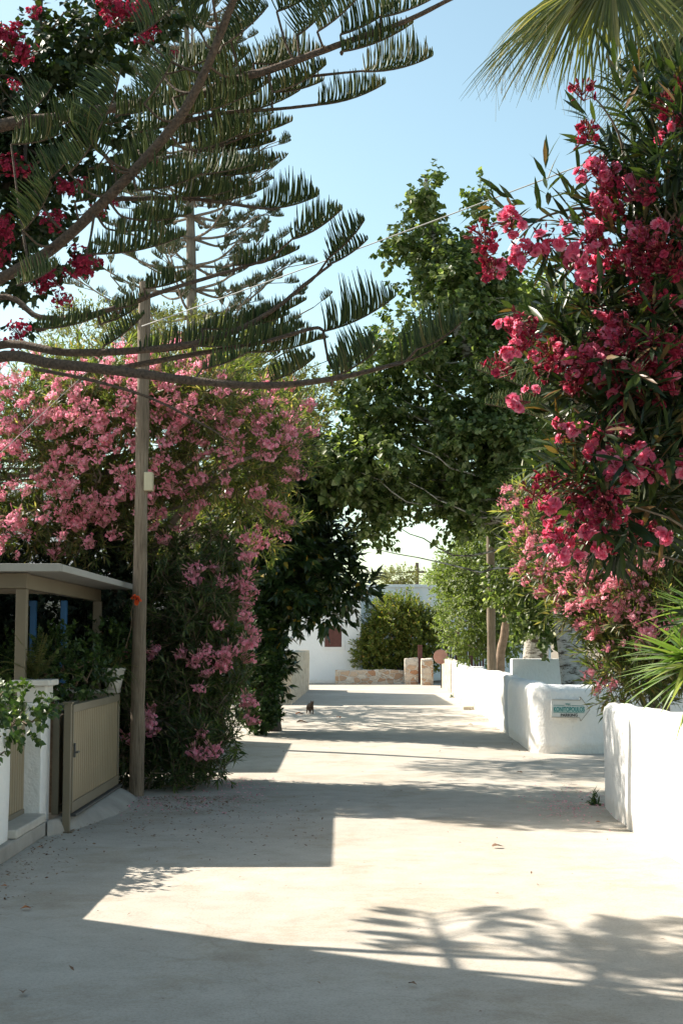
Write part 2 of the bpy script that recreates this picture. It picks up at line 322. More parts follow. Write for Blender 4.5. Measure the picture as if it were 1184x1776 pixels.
def twigs(blobs, n, inner=.45, up=.4):
    vol = np.array([np.prod(r) ** (.75) for c, r in blobs]); k = R.choice(len(blobs), n, p=vol / vol.sum())
    c = np.array([b[0] for b in blobs])[k]; r = np.array([b[1] for b in blobs])[k]
    u = rdir(n); rad = inner + (1.03 - inner) * R.random(n) ** .55
    wv = np.array([noise.noise(Vector(a * 2.3 + c0)) for a, c0 in zip(u, c)])      # ragged outline
    rad = rad * (1 + .42 * wv)
    p = c + u * r * rad[:, None]; d = nrm(u * .9 + np.array([0, 0, up]) + R.normal(0, .35, (n, 3)))
    return p, d
def ragged(blobs, k=7, f=.42, keep=.72):
    out = []
    for c, r in blobs:
        out.append((c, r * keep))
        for _ in range(k):
            u = rdir(1)[0]; out.append((c + u * r * R.uniform(.6, .95), r * R.uniform(.6, 1.2) * f * np.array([1, 1, 1.15])))
    return out
def shoots(p, d, m, L, lw, axis_len, temp=LANCE, ang=(.5, 1.1), droop=.25, jit=.25):
    """m leaves round each twig"""
    n = len(p); q = np.repeat(p, m, 0); dd = np.repeat(d, m, 0); f = np.tile(np.linspace(0, 1, m), n) + R.normal(0, .04, n * m)
    side = nrm(np.cross(dd, rdir(n * m))); a = (ang[0] + (ang[1] - ang[0]) * (1 - f) + R.normal(0, .15, n * m))[:, None]
    ld = np.cos(a) * dd + np.sin(a) * side; ld[:, 2] -= droop * R.random(n * m); ld = nrm(ld)
    pos = q + dd * (f * axis_len)[:, None]; nv = nrm(dd * .8 + np.array([0, 0, .6]) + R.normal(0, jit, (n * m, 3)))
    s = L * R.uniform(.7, 1.15, n * m); return scatter(*temp, pos, ld, nv, np.stack([s * lw, s, s * lw * 1.6], 1))
def crown_limbs(trunk_pts, blobs, n, r, wob=.03, thick_end=.006, K=10):
    out = []; tp = spline(trunk_pts, 30); P_, D_ = twigs(blobs, n, .3)
    for q in P_:
        dist = np.linalg.norm(tp - q, axis=1) + np.where(tp[:, 2] > q[2] - .1, 2.0, 0); a = tp[int(np.argmin(dist))]
        mid = a * .5 + q * .5 + np.array([0, 0, -.12 * np.linalg.norm(q - a)]) + R.normal(0, wob * 3, 3)
        L_ = np.linalg.norm(q - a); out += limb([a, mid, q], min(r, .01 + .012 * L_ + .006), thick_end, 5, K, wob)
    return out
def tree(name, label, cat, trunk_pts, r0, r1, bark, blobs, chunks_leaf, leafm, nl=18, group=None, extra_trunks=()):
    base = np.array(trunk_pts[0]); t = thing(name, label, cat, (base[0], base[1], 0), group)
    ch = limb(trunk_pts, r0, r1, 12, 26)
    for e, a, b_ in extra_trunks: ch += limb(e, a, b_, 9, 20, .008)
    link('trunk', npmesh('trunk', ch), bark, t, True)
    if nl: link('limbs', npmesh('limbs', crown_limbs(trunk_pts, blobs, nl, r1 * .9)), bark, t, True)
    link('crown', npmesh('crown', chunks_leaf), leafm, t)
    return t
# flowers
def flower_chunks(c, nd, size, petals=5, whorls=1, ruffle=.25):
    """c,nd,size arrays: rosettes facing nd"""
    n = len(c); x = nrm(np.cross(nd, rdir(n))); y = np.cross(nd, x); out = []
    tv = np.array([(-.12, 0, 0), (.12, 0, 0), (.50, .60, .12), (-.50, .60, .12), (.36, 1, -.04), (-.36, 1, .02)]); tf = [(0, 1, 2, 3), (3, 2, 4, 5)]
    for wv in range(whorls):
        for k in range(petals):
            a = 2 * np.pi * (k + .5 * wv) / petals + R.normal(0, .15, n)
            tilt = .25 + .38 * wv + R.normal(0, ruffle * .5, n)
            d = (np.cos(a)[:, None] * x + np.sin(a)[:, None] * y) * np.cos(tilt)[:, None] + nd * np.sin(tilt)[:, None]
            nn = nrm(nd + R.normal(0, ruffle, (n, 3))); s = size * .5 * (1 - .17 * wv) * R.uniform(.85, 1.15, n)
            out.append(scatter(tv, tf, c, d, nn, s))
    return out
def cluster_mesh(name, n, rad, fs, mat, petals=5, whorls=1, buds=6, flat=.7, budr=.008, budm='bud'):
    u = rdir(n); u[:, 2] = np.abs(u[:, 2]) * flat + .0; c = u * rad * R.uniform(.5, 1.05, (n, 1)) * np.array([1, 1, flat])
    nd = nrm(u + R.normal(0, .3, (n, 3))); ch = flower_chunks(c, nd, fs * R.uniform(.8, 1.15, n), petals, whorls)
    nq = sum(len(f) for v, f in ch)
    st = np.zeros((n, 4, 3)); st[:] = np.linspace(0, 1, 4)[None, :, None] * c[:, None]; st[:, :, 2] -= np.linspace(rad * .5, 0, 4)
    ch.append(tubes(st, .0018 + fs * .02, 3)); nb0 = len(ch[-1][1])
    if buds:
        bp = rdir(buds); bp[:, 2] = np.abs(bp[:, 2]) + .3; bp = nrm(bp) * rad * 1.15
        path = bp[:, None] * np.array([0, .4, .75, .84, .97, 1.08])[None, :, None]
        ch.append(tubes(path, np.array([[.25, .25, .3, 1, .8, .1]]) * budr, 4)); nb0 += len(ch[-1][1])
    me = npmesh(name, ch); me.materials.append(mat); me.materials.append(M[budm])
    mi = np.zeros(len(me.polygons), dtype=np.int32); mi[nq:] = 1
    if len(mi) == nq + nb0: me.polygons.foreach_set('material_index', mi)
    return me
def put_clusters(parent, meshes, items, name='flower_cluster', cap=100):
    """items: (pos, dir, scale); the first hundred are parts, the rest one mesh"""
    rest = []
    for i, (p, d, s) in enumerate(items):
        me = meshes[i % len(meshes)]; m4 = Matrix.Translation(Vector(p)) @ Vector(d).to_track_quat('Z', 'Y').to_matrix().to_4x4() @ Matrix.Rotation(random.random() * 6.28, 4, 'Z') @ Matrix.Scale(s, 4)
        if i < cap:
            o = bpy.data.objects.new(name, me); COL.objects.link(o); o.parent = parent
            o.matrix_parent_inverse = Matrix.Translation(-Vector(parent.location)); o.matrix_basis = m4
        else: rest.append((me, m4))
    if rest:
        bm = bmesh.new()
        for me, m4 in rest:
            k = len(bm.verts); bm.from_mesh(me); bm.verts.ensure_lookup_table(); bmesh.ops.transform(bm, matrix=m4, verts=bm.verts[k:])
        r = bpy.data.meshes.new('flowers'); bm.to_mesh(r); bm.free()
        for mm in meshes[0].materials: r.materials.append(mm)
        o = link('flowers', r, None, parent); o['kind'] = 'stuff'
#%%SETTING
# ------------------------------------------------------------------ ground and road
def sheet(poly, z, name, mat):
    me = npmesh(name, [([(x, y, z) for x, y in poly], [list(range(len(poly)))])]); o = link(name, me, mat); o['kind'] = 'structure'; return o
def grid_sheet(x0, x1, y0, y1, z, nx, ny, name, mat, amp=.006):
    xs = np.linspace(x0, x1, nx); ys = np.linspace(y0, y1, ny); V = [(x, y, z + noise.noise(Vector((x * .5, y * .5, 3))) * amp) for y in ys for x in xs]
    Fc = [(j * nx + i, j * nx + i + 1, (j + 1) * nx + i + 1, (j + 1) * nx + i) for j in range(ny - 1) for i in range(nx - 1)]
    o = link(name, npmesh(name, [(V, Fc)]), mat, None, True); o['kind'] = 'structure'; return o
sheet([(-900, -900), (900, -900), (900, 900), (-900, 900)], -.03, 'ground', M['soil'])
grid_sheet(-2.9, 6.5, -12, 57.5, 0, 60, 400, 'road', M['road'])
#%%HOUSES
# ------------------------------------------------------------------ far white house
t = thing('white_house', 'low white house at the end of the lane with a maroon shuttered window', 'house', (0, 57, 0))
xr = P(626, 1100, 57)[0]
boxes([(-7, 57, 0, xr, 64, 3.62)], 'wall', M['house'], t, .03)
x1 = P(733, 1100, 60)[0]; x2 = P(768, 1100, 60.8)[0]
prism([(xr, 60), (x1, 60), (x2, 61.2), (9, 61.5), (9, 68), (xr, 68)], 0, 3.92, 'side_wing', M['house'], t, .02)
prism([(xr + .01, 59.93), (x1 + .02, 59.93), (x2 + .05, 61.13), (9.05, 61.43), (9, 67), (xr + .01, 67)], 3.92, 4.05, 'parapet', M['house'], t, .02)
a = P(563, 1085, 57); b_ = P(592, 1122, 57)
wn = boxes([(a[0], 56.93, b_[2], b_[0], 56.97, a[2])], 'window', M['maroon'], t, .004)
boxes([(a[0] - .1, 56.94, b_[2] - .1, b_[0] + .12, 57.02, b_[2] - .002), (a[0] - .1, 56.94, a[2] + .002, b_[0] + .12, 57.02, a[2] + .09), (a[0] - .1, 56.94, b_[2], a[0] - .003, 57.02, a[2]), (b_[0] + .003, 56.94, b_[2], b_[0] + .12, 57.02, a[2])], 'frame', M['house'], wn, .005)
w2 = (a[0] + b_[0]) / 2
boxes([(a[0] + .02, 56.9, b_[2] + .03, w2 - .01, 56.932, a[2] - .03), (w2 + .01, 56.9, b_[2] + .03, b_[0] - .02, 56.932, a[2] - .03)] +
      [(a[0] + .05, 56.893, z, b_[0] - .05, 56.902, z + .02) for z in np.arange(b_[2] + .08, a[2] - .06, .055)], 'shutter', M['maroon'], wn)
w3 = boxes([(P(628, 1115, 60)[0], 59.95, .9, P(634, 1115, 60)[0] + .3, 60.03, 2.0)], 'window', M['maroon'], t, .004)
# distant maroon pergola beside the bush
t = thing('pergola', 'maroon timber pergola and gate behind the stone pillars', 'pergola', (P(785, 1140, 58)[0], 58, 0))
for x in (770, 790, 812): q = P(x, 1115, 58)[0]; boxes([(q, 57.95, 0, q + .16, 58.1, 2.3)], 'post', M['maroon'], t, .01)
q0 = P(762, 1115, 58)[0]; q1 = P(835, 1115, 58)[0]
boxes([(q0, 57.9, 2.31, q1, 58.02, 2.45)], 'beam', M['maroon'], t, .01)
boxes([(q0 + .3 + k * .11, 58.12, .05, q0 + .37 + k * .11, 58.15, 1.9) for k in range(14)], 'screen', M['maroon'], t)
# stone wall and pillars
def stone_box(px0, px1, pyt, Y, th, name, label, cat, mat, group=None, rough=.03):
    x0 = P(px0, 1100, Y)[0]; x1 = P(px1, 1100, Y)[0]; h = P(600, pyt, Y)[2]
    o = plaster_wall([(x0, Y + th / 2), (x1, Y + th / 2)], h, th, name, mat, None, .03, rough, step=.12); return tag(o, label, cat, group)
stone_box(581, 702, 1162, 55.6, .4, 'stone_wall', 'low rubble stone wall below the round green bush', 'wall', M['stone'])
stone_box(701, 724, 1142, 55.0, .55, 'stone_pillar', 'square stone gate pillar at the right end of the low stone wall', 'pillar', M['stone'], 'stone gate pillars')
stone_box(730, 750, 1142, 54.2, .5, 'stone_pillar', 'stone gate pillar nearest the round faded red sign', 'pillar', M['stone'], 'stone gate pillars')
t = thing('garden_gate', 'rust red gate leaf between the two stone pillars', 'gate', (P(727, 1115, 55.2)[0], 55.2, 0))
g0 = P(724, 1115, 55.3)[0]; g1 = P(732, 1115, 55.3)[0]
boxes([(g0, 55.28, .06, g1, 55.34, 1.45)], 'panel', M['maroon'], t, .01); boxes([(g0, 55.25, 1.455, g1, 55.37, 1.52)], 'top_rail', M['maroon'], t, .01)
t = thing('round_sign', 'round faded red sign disc on a thin post by the cream stone wall', 'sign', G(765, 1193))
sp = G(765, 1193); r_ = 12.5 * sp[1] / F; zc = P(764, 1139, sp[1])[2]
an = np.linspace(0, 2 * np.pi, 33)[:-1]; ring = np.array([(sp[0] - .02 + r_ * math.cos(q), sp[1] - .06, zc + r_ * math.sin(q)) for q in an])
link('disc', npmesh('disc', [(np.vstack([ring, ring + (0, .02, 0)]), [(i, (i + 1) % 32, 32 + (i + 1) % 32, 32 + i) for i in range(32)]), (ring, [list(range(32))]), (ring + (0, .02, 0), [list(range(32))[::-1]])]), M['rust'], t)
link('post', npmesh('post', limb([sp + (0, 0, 0), sp + (0, 0, zc)], .025, .025, 8, 4)), M['darkm'], t)
# left stone wall and dark gate post far down the lane
pa = G(536, 1196); pb = G(505, 1222)
o = plaster_wall([(pa[0] - .15, pa[1]), (pb[0] - .15, pb[1])], 1.35, .3, 'stone_wall', M['cream'], None, .03, .02)
tag(o, 'sunlit cream stone wall on the left at the far end of the lane', 'wall')
q = G(492, 1221)
t = thing('gate_post', 'dark grey metal gate post beside the cream stone wall on the left', 'post', q)
boxes([(q[0] - .09, q[1] - .09, 0, q[0] + .09, q[1] + .09, .18)], 'base', M['greyplaster'], t, .01)
boxes([(q[0] - .06, q[1] - .06, .18, q[0] + .06, q[1] + .06, .95)], 'post', M['darkm'], t, .008)
boxes([(q[0] - .075, q[1] - .075, .95, q[0] + .075, q[1] + .075, 1.0)], 'cap', M['darkm'], t, .008)
# ------------------------------------------------------------------ right hand walls
LX = lambda Y: 2.76 + .0295 * (Y - 20.8)
o = plaster_wall([(LX(46) + .15, 46), (LX(54.6) + .15, 54)], 1.02, .3, 'stone_wall', M['cream'], None, .03, .02); tag(o, 'cream stone wall on the right running up to the round sign', 'wall')
t = thing('garden_wall', 'long white garden wall with pilasters on the right far down the lane', 'wall', (LX(37), 37, 0))
plaster_wall([(LX(29.6) + .16, 29.6), (LX(45.8) + .16, 45.8)], .98, .2, 'wall', M['white'], t, .03, .006)
for y in (30.0, 35.2, 40.6, 45.4):
    boxes([(LX(y) + .02, y - .22, 0, LX(y) + .3, y + .22, 1.02)], 'pilaster', M['white'], t, .02)
o = plaster_wall([(LX(25.3) + .13, 25.4), (LX(29) + .13, 29.2)], 1.03, .26, 'garden_wall', M['white'], None, .06, .014); tag(o, 'short white wall section just beyond the wall with the arrow sign', 'wall')
WA = plaster_wall([(LX(25.0) + .18, 25.0), (2.94, 21.0), (3.15, 20.96), (7.5, 21.3)], 1.0, .34, 'garden_wall', M['white'], None, .13, .014)
tag(WA, 'white plastered corner wall with rounded top carrying the arrow sign', 'wall')
t = thing('courtyard_wall', 'plain white courtyard wall in shade behind the arrow sign wall', 'wall', (4.2, 27.3, 0))
boxes([(3.24, 27.2, 0, 7.5, 27.5, 1.30)], 'wall', M['house'], t, .02)
# near right wall
t = thing('garden_wall', 'bright white plastered wall with rounded end nearest on the right under the yucca', 'wall', (2.5, 9, 0))
plaster_wall([(2.78, 14.35), (2.68, 14.15), (2.63, 13.8), (2.6, 12.4)], 1.02, .22, 'end_section', M['white'], t, .1, .018)
plaster_wall([(2.615, 12.55), (2.60, 2.0)], 1.05, .30, 'wall', M['white'], t, .09, .012)
# arrow sign painted board
SY = 20.79; ang = 0.07
def S(px, py):
    q = P(px, py, 20.8); return (q[0], q[2])
t = thing('arrow_sign', 'white arrow shaped parking sign with teal lettering on the corner wall', 'sign', (P(985, 1115, 20.8)[0], 20.8, .6))
def flat(poly, y, d, name, mat, parent):
    n = len(poly); A = np.array([(x, y, z) for x, z in poly]); B = A + (0, d, 0)
    return link(name, npmesh(name, [(A, [list(range(n))]), (B, [list(range(n))[::-1]]), (np.vstack([A, B]), [(i, (i + 1) % n, n + (i + 1) % n, n + i) for i in range(n)])]), mat, parent)
yS = 20.69
arrow = [S(*q) for q in [(954, 1213), (1003, 1214), (1003, 1208), (1020, 1230), (1004, 1250), (1002, 1244), (954, 1243)]]
flat(arrow, yS, .075, 'board', M['signw'], t)
def strip(a, b, wd, y, nm, mat):
    a = np.array(a); b = np.array(b); d = (b - a) / np.linalg.norm(b - a); n = np.array([-d[1], d[0]]) * wd / 2
    return flat([tuple(a - n), tuple(b - n), tuple(b + n), tuple(a + n)], y, .003, nm, mat, t)
M['edge'] = plain('sign edge line', (.30, .27, .22), (.42, .38, .32), 30, .8, .1)
for i in range(7):
    if i != 6: strip(arrow[i], arrow[(i + 1) % 7], .009, yS - .004, 'edge_line', M['edge'])
flat([S(957, 1225), S(1011, 1226), S(1011, 1235), S(957, 1234)], yS - .003, .002, 'band', M['palet'], t)
strip(S(957, 1222.5), S(976, 1223), .006, yS - .004, 'rule', M['tealp']); strip(S(988, 1223), S(1010, 1224), .006, yS - .004, 'rule', M['tealp']); strip(S(957, 1234.6), S(1010, 1235.6), .007, yS - .004, 'rule', M['tealp'])
def text(s, c, wpx, hpx, mat, nm, y):
    cu = bpy.data.curves.new(nm, 'FONT'); cu.body = s; cu.size = 1; cu.extrude = .004; cu.offset = .022; o = bpy.data.objects.new(nm, cu); COL.objects.link(o)
    bpy.context.view_layer.update(); me = bpy.data.meshes.new_from_object(o); bpy.data.objects.remove(o)
    co = np.array([v.co[:] for v in me.vertices]); mn, mx = co.min(0), co.max(0); sc = 20.75 / F
    co2 = np.zeros_like(co); x, z = S(*c); co2[:, 0] = x + ((co[:, 0] - mn[0]) / (mx[0] - mn[0]) - .5) * wpx * sc; co2[:, 2] = z + ((co[:, 1] - mn[1]) / (mx[1] - mn[1]) - .5) * hpx * sc
    co2[:, 1] = y - co[:, 2] * .3
    me.vertices.foreach_set('co', co2.astype(np.float32).ravel()); me.update(); me.materials.clear(); return link(nm, me, mat, t)
text('KONITOPOULOS', (984, 1229.6), 53, 8.2, M['tealp'], 'lettering', yS - .006)
text('PARKING', (984, 1239.6), 29, 5.4, M['blackp'], 'lettering', yS - .006)
text('της', (982, 1221.5), 9, 4, M['tealp'], 'small_lettering', yS - .006)
# ------------------------------------------------------------------ left: boundary wall, doorway, pillar, gates, pergola
t = thing('garden_wall', 'white garden wall at the left edge under the trailing vine', 'wall', (-2.6, 8, 0))
plaster_wall([(-2.62, -6), (-2.62, 10.9)], 1.03, .22, 'wall', M['white'], t, .03, .006, z0=.1)
boxes([(-2.75, -6, .0, -2.455, 12.2, .12)], 'plinth', M['ramp'], t, .015)
t = thing('doorway_gate', 'narrow beige slatted garden door between white wall and planter pillar', 'gate', (-2.66, 11.45, 0))
boxes([(-2.68, 10.96, .2, -2.655, 11.98, 1.08)], 'panel', M['darkm'], t)
boxes([(-2.66, 11.0 + k * .084, .23, -2.64, 11.072 + k * .084, 1.05) for k in range(12)], 'slats', M['slat'], t, .003)
boxes([(-2.67, 10.96, 1.05, -2.63, 11.995, 1.11), (-2.67, 10.96, .19, -2.63, 11.995, .23)], 'frame', M['metal'], t, .004)
o = boxes([(-2.74, 10.93, .122, -2.45, 11.995, .19)], 'doorstep', M['marble'], None, .012); tag(o, 'worn marble step below the narrow garden door', 'step')
t = thing('gate_pillar', 'white rendered gate pillar carrying the fern planter', 'pillar', (-2.6, 12.2, 0))
boxes([(-2.74, 12.0, .0, -2.5, 12.36, 1.10)], 'shaft', M['white'], t, .01)
t = thing('stone_planter', 'square pale stone planter with fern on the gate pillar', 'planter', (-2.6, 12.18, 1.10))
boxes([(-2.72, 12.02, 1.10, -2.48, 12.34, 1.24)], 'box', M['potw'], t, .01); boxes([(-2.76, 11.98, 1.24, -2.44, 12.38, 1.29)], 'rim', M['potw'], t, .01)
# sliding gate
t = thing('sliding_gate', 'long beige slatted sliding gate in front of the carport', 'gate', (-2.33, 13.6, 0))
boxes([(-2.35, 12.34, 1.0, -2.30, 14.9, 1.07), (-2.35, 12.34, .15, -2.30, 14.9, .24), (-2.35, 14.84, .24, -2.30, 14.9, 1.0), (-2.35, 12.34, .24, -2.30, 12.38, 1.0)], 'frame', M['metal'], t, .004)
boxes([(-2.336, 12.39 + k * .098, .24, -2.312, 12.39 + k * .098 + .088, 1.0) for k in range(25)], 'slats', M['slat'], t, .004)
boxes([(-2.332, 12.39, .24, -2.322, 14.84, 1.0)], 'backing', M['darkm'], t)
boxes([(-2.298, 12.36, .62, -2.285, 12.40, .74), (-2.285, 12.37, .655, -2.262, 12.46, .67)], 'handle', M['darkm'], t, .002)
t = thing('fixed_gate', 'narrow fixed bronze gate panel beside the planter pillar', 'gate', (-2.42, 12.5, 0))
boxes([(-2.49, 12.40, .13, -2.43, 12.46, 1.07), (-2.49, 12.47, 1.0, -2.43, 13.2, 1.07), (-2.49, 12.47, .13, -2.43, 13.2, .2), (-2.49, 13.2, .13, -2.43, 13.26, 1.07)], 'frame', M['metal'], t, .004)
boxes([(-2.475, 12.47 + k * .09, .2, -2.45, 12.55 + k * .09, 1.0) for k in range(8)], 'slats', M['slat'], t, .003)
t = thing('gate_post', 'slim bronze square post at the near end of the sliding gate', 'post', (-2.335, 12.28, 0))
boxes([(-2.36, 12.22, 0, -2.30, 12.28, 1.08)], 'post', M['metal'], t, .004); boxes([(-2.37, 12.21, 1.08, -2.29, 12.29, 1.10)], 'cap', M['metal'], t, .003)
boxes([(-2.39, 12.19, 0.003, -2.27, 12.31, .015)], 'foot_plate', M['metal'], t, .002)
boxes([(-2.38, 12.36, .12, -2.27, 14.95, .142)], 'gate_track', M['darkm'], None, .002); tag(bpy.data.objects['gate_track'], 'dark metal floor track under the sliding gate', 'track')
g = [G(100, 1462), G(150, 1455), G(200, 1440), G(235, 1412), G(250, 1388)]
poly = [(-2.42, 12.2)] + [(q[0], q[1]) for q in g[1:]] + [(-2.05, 14.75), (-2.24, 14.95), (-2.42, 15.0)]
bm = bmesh.new(); top = [(-2.42, 12.0, .12), (-2.26, 12.3, .10), (-2.24, 13.5, .118), (-2.24, 14.8, .118), (-2.42, 15.0, .12)]
rows = []
for i in range(15):
    f = i / 14; y0 = 12.0 + 2.9 * f; xo = -2.37 + .30 * math.sin(min(1, f * 1.25) * math.pi / 2) ** .8 - (.0 if f < .85 else .0); row = []
    for j in range(7):
        g_ = j / 6; x = -2.44 + (xo + 2.44) * g_; z = .118 * (1 - max(0, g_ - .35) ** 1.5 / .65 ** 1.5) + .002 - (.006 if j == 6 else 0)
        row.append(bm.verts.new((x, y0 + .10 * g_ * (1 if f < .5 else -1), z)))
    rows.append(row)
for i in range(14):
    for j in range(6): bm.faces.new((rows[i][j], rows[i][j + 1], rows[i + 1][j + 1], rows[i + 1][j]))
for rr in (rows[0], rows[-1]):
    lo = [bm.verts.new((v.co.x, v.co.y, -.01)) for v in rr]
    for j in range(6): bm.faces.new((rr[j], rr[j + 1], lo[j + 1], lo[j]))
bmesh.ops.recalc_face_normals(bm, faces=bm.faces[:]); me = bpy.data.meshes.new('driveway_ramp'); bm.to_mesh(me); bm.free()
o = link('driveway_ramp', me, M['ramp'], None, True); tag(o, 'grey cement ramp sloping from the sliding gate to the road', 'ramp')
# carport canopy
t = thing('carport', 'flat roofed beige metal canopy behind the sliding gate', 'canopy', (-3.3, 13.9, 0))
for x, y in ((-2.76, 12.08), (-2.74, 15.72), (-4.6, 12.08), (-4.6, 15.72)): boxes([(x, y, 0, x + .09, y + .09, 2.06)], 'post', M['metal'], t, .006)
boxes([(-2.76, 12.17, 2.06, -2.68, 15.9, 2.19), (-4.6, 12.17, 2.06, -4.52, 15.9, 2.19)], 'beam', M['metal'], t, .006)
for q in ((-4.6, 12.04, 2.06, -2.66, 12.165, 2.19), (-4.517, 14, 2.08, -2.763, 14.06, 2.187)): boxes([q], 'cross_beam', M['metal'], t, .006)
boxes([(-4.9, 11.8, 2.195, -2.34, 15.95, 2.225)], 'roof', M['roofm'], t, .004)
boxes([(-4.9, 11.77, 2.19, -2.32, 11.797, 2.255), (-2.337, 11.8, 2.19, -2.31, 15.95, 2.25)], 'edge_trim', M['roofm'], t, .004)
t = thing('blue_frame', 'blue painted door frame standing in the dark under the canopy', 'frame', (-3.2, 14.5, 0))
for px in (57, 110): q = P(px, 1115, 14.9)[0]; boxes([(q - .03, 14.88, 0, q + .03, 14.95, 2.04)], 'post', M['blue'], t, .004)
boxes([(P(50, 1115, 14.9)[0], 14.88, 1.985, P(57, 1115, 14.9)[0] - .033, 14.95, 2.04)], 'rail', M['blue'], t, .004)
# tall white house beyond the left edge (throws the foreground shadow) and the neighbours behind the trees
def simple_house(x0, y0, x1, y1, h, label, wins):
    t = thing('white_house', label, 'house', ((x0 + x1) / 2, (y0 + y1) / 2, 0))
    boxes([(x0, y0, 0, x1, y1, h)], 'wall', M['house'], t, .03)
    boxes([(x0 - .0, y0 - .0, h + .002, x1 + .0, y1 + .0, h + .12)], 'parapet', M['house'], t, .02)
    for (y, z) in wins:
        wv = boxes([(x1 + .004, y, z, x1 + .05, y + .9, z + 1.2)], 'window', M['blue'], t, .005)
        boxes([(x1 + .003, y - .06, z - .08, x1 + .09, y + .96, z - .003)], 'sill', M['marble'], wv, .005)
simple_house(-12, -8, -4.45, 10.3, 6.0, 'tall white house beyond the left edge shading the foreground', [(-3, 3.6), (1, 3.6), (5, 3.6), (-3, 1), (5, 1)])
simple_house(-9, 19.3, -3.2, 24.5, 2.3, 'low white annex behind the tall pink oleander', [(21, .8)])
simple_house(-10, 40.6, -3.1, 48.5, 5.9, 'two storey white house behind the dark rubber tree', [(43, 3.4), (46, 3.4)])
simple_house(-10.5, 12, -5.3, 18.9, 3.2, 'white house wall in deep shade behind the canopy', [(13, .9)])
#%%POLES
def pole(px, py, h, r, label, Y=None, lean=(0, 0), group='wooden utility poles'):
    q = G(px, py) if Y is None else np.array([P(px, py, Y)[0], Y, 0]); t = thing('utility_pole', label, 'pole', q, group)
    tp = q + np.array([lean[0], lean[1], h]); link('shaft', npmesh('shaft', limb([q, (q + tp) / 2, tp], r, r * .8, 14, 24)), M['pole'], t, True); return t, q, tp
t, q, PT1 = pole(237, 1380, 5.5, .078, 'weathered wooden pole rising in front of the pink oleander by the sliding gate', lean=(.02, 0))
PT1[0] = P(245, 480, q[1])[0]
c = P(259, 836, q[1]); boxes([(c[0] - .045, q[1] - .09, c[2] - .10, c[0] + .045, q[1] + .03, c[2] + .10)], 'junction_box', M['boxc'], t, .008)
boxes([(q[0] - .03, q[1] - .02, 5.05, q[0] - .03 - .09, q[1] + .02, 5.09)], 'bracket', M['darkm'], t)
def cable(a, b, sag, r, label, mat=None, name='overhead_cable'):
    f = np.linspace(0, 1, 40)[:, None]; p = np.array(a) * (1 - f) + np.array(b) * f; p[:, 2] -= (4 * sag * f * (1 - f))[:, 0]
    o = link(name, npmesh(name, [tubes(p[None], r, 6)]), mat or M['wire'], None, True); return tag(o, label, 'cable')
ca = P(246, 566, q[1] - .08); cb = P(1100, 232, 12.5); d_ = cb - ca
cable(ca, ca + d_ * 2.1, .10, .006, 'thick pale cable rising from the left pole to the upper right')
for k in range(3): pass
w0 = np.array([q[0] - .11, q[1], 5.05]); lp = np.array([w0, w0 + (-.25, .0, -.35), w0 + (-.55, 0, -.6), w0 + (-1.6, .3, -1.5)])
o = link('service_wire', npmesh('service_wire', limb(lp, .0035, .0035, 5, 20)), M['wire'], None, True); tag(o, 'loose pale service wire looping down left of the pole top', 'cable')
t, q2, PT2 = pole(852, 1150, 6.9, .10, 'wooden pole among the poplar leaves on the right', Y=31)
boxes([(q2[0] - .12, q2[1] - .13, 6.2, q2[0] - .09, q2[1] - .1, 6.6)], 'bracket', M['darkm'], t)
cable(np.array([q2[0] - .13, q2[1], 6.4]), (-4.4, 46, 4.9), .3, .008, 'thin dark wire from the right pole into the poplar', M['blackwire'])
t, q3, PT3 = pole(718, 1, 6.0, .13, 'distant pole above the flat roof of the white house', Y=85, group='wooden utility poles')
z3 = P(718, 976, 85)[2]; sh = [c_ for c_ in t.children][0]
sh.data.transform(Matrix.Translation((0, 0, 0))); sc = z3 / 6.0
for v in sh.data.vertices: v.co.z *= sc
boxes([(q3[0] - .55, 84.85, z3 - .62, q3[0] + .55, 84.95, z3 - .5)], 'crossarm', M['pole'], t, .01)
cable(P(560, 992, 85), P(735, 992, 85), .05, .03, 'power line crossing the sky gap to the distant pole', M['blackwire'])
cable(P(718, 985, 85), P(860, 1008, 80), .2, .02, 'power line dropping right from the distant pole', M['blackwire'])
#%%TREES
# ------------------------------------------------------------------ trees and shrubs
PINKM = [cluster_mesh('pink_cluster', 20, .13, .046, M['pink'], 5, 1, 8, budm='pbud') for _ in range(4)]
PINK2 = [cluster_mesh('warm_pink_cluster', 12, .10, .05, M['pink2'], 5, 1, 6, budm='pbud') for _ in range(3)]
def oleander(name, label, trunks, blobs, ntw, m, L, leafm, temp=LANCE, bark='greybark', lw=.17, ax=.22, limbs=30, group=None, extra=None, sub=(.45, .4)):
    p, d = twigs(blobs, ntw, *sub)
    if extra is not None: p = np.vstack([p, extra[0]]); d = np.vstack([d, extra[1]])
    p = p[p[:, 2] > .05] if extra is None else p
    d = d[:len(p)]
    base = trunks[0][0][0]; t = thing(name, label, 'oleander', (base[0], base[1], 0), group)
    for e, a, b_ in trunks: link('trunk', npmesh('trunk', limb(e, a, b_, 9, 22, .008)), M[bark], t, True)
    link('limbs', npmesh('limbs', crown_limbs(trunks[0][0], blobs, limbs, .03)), M[bark], t, True)
    ch = [shoots(p, d, m, L, lw, ax, temp)]; o = link('crown', npmesh('crown', ch), M[leafm], t)
    k = np.linspace(-.4, 1, 4)[None, :, None]; o2 = link('twigs', npmesh('twigs', [tubes(p[:, None] + d[:, None] * k * ax, .004, 3)]), M['twig'], t)
    return t
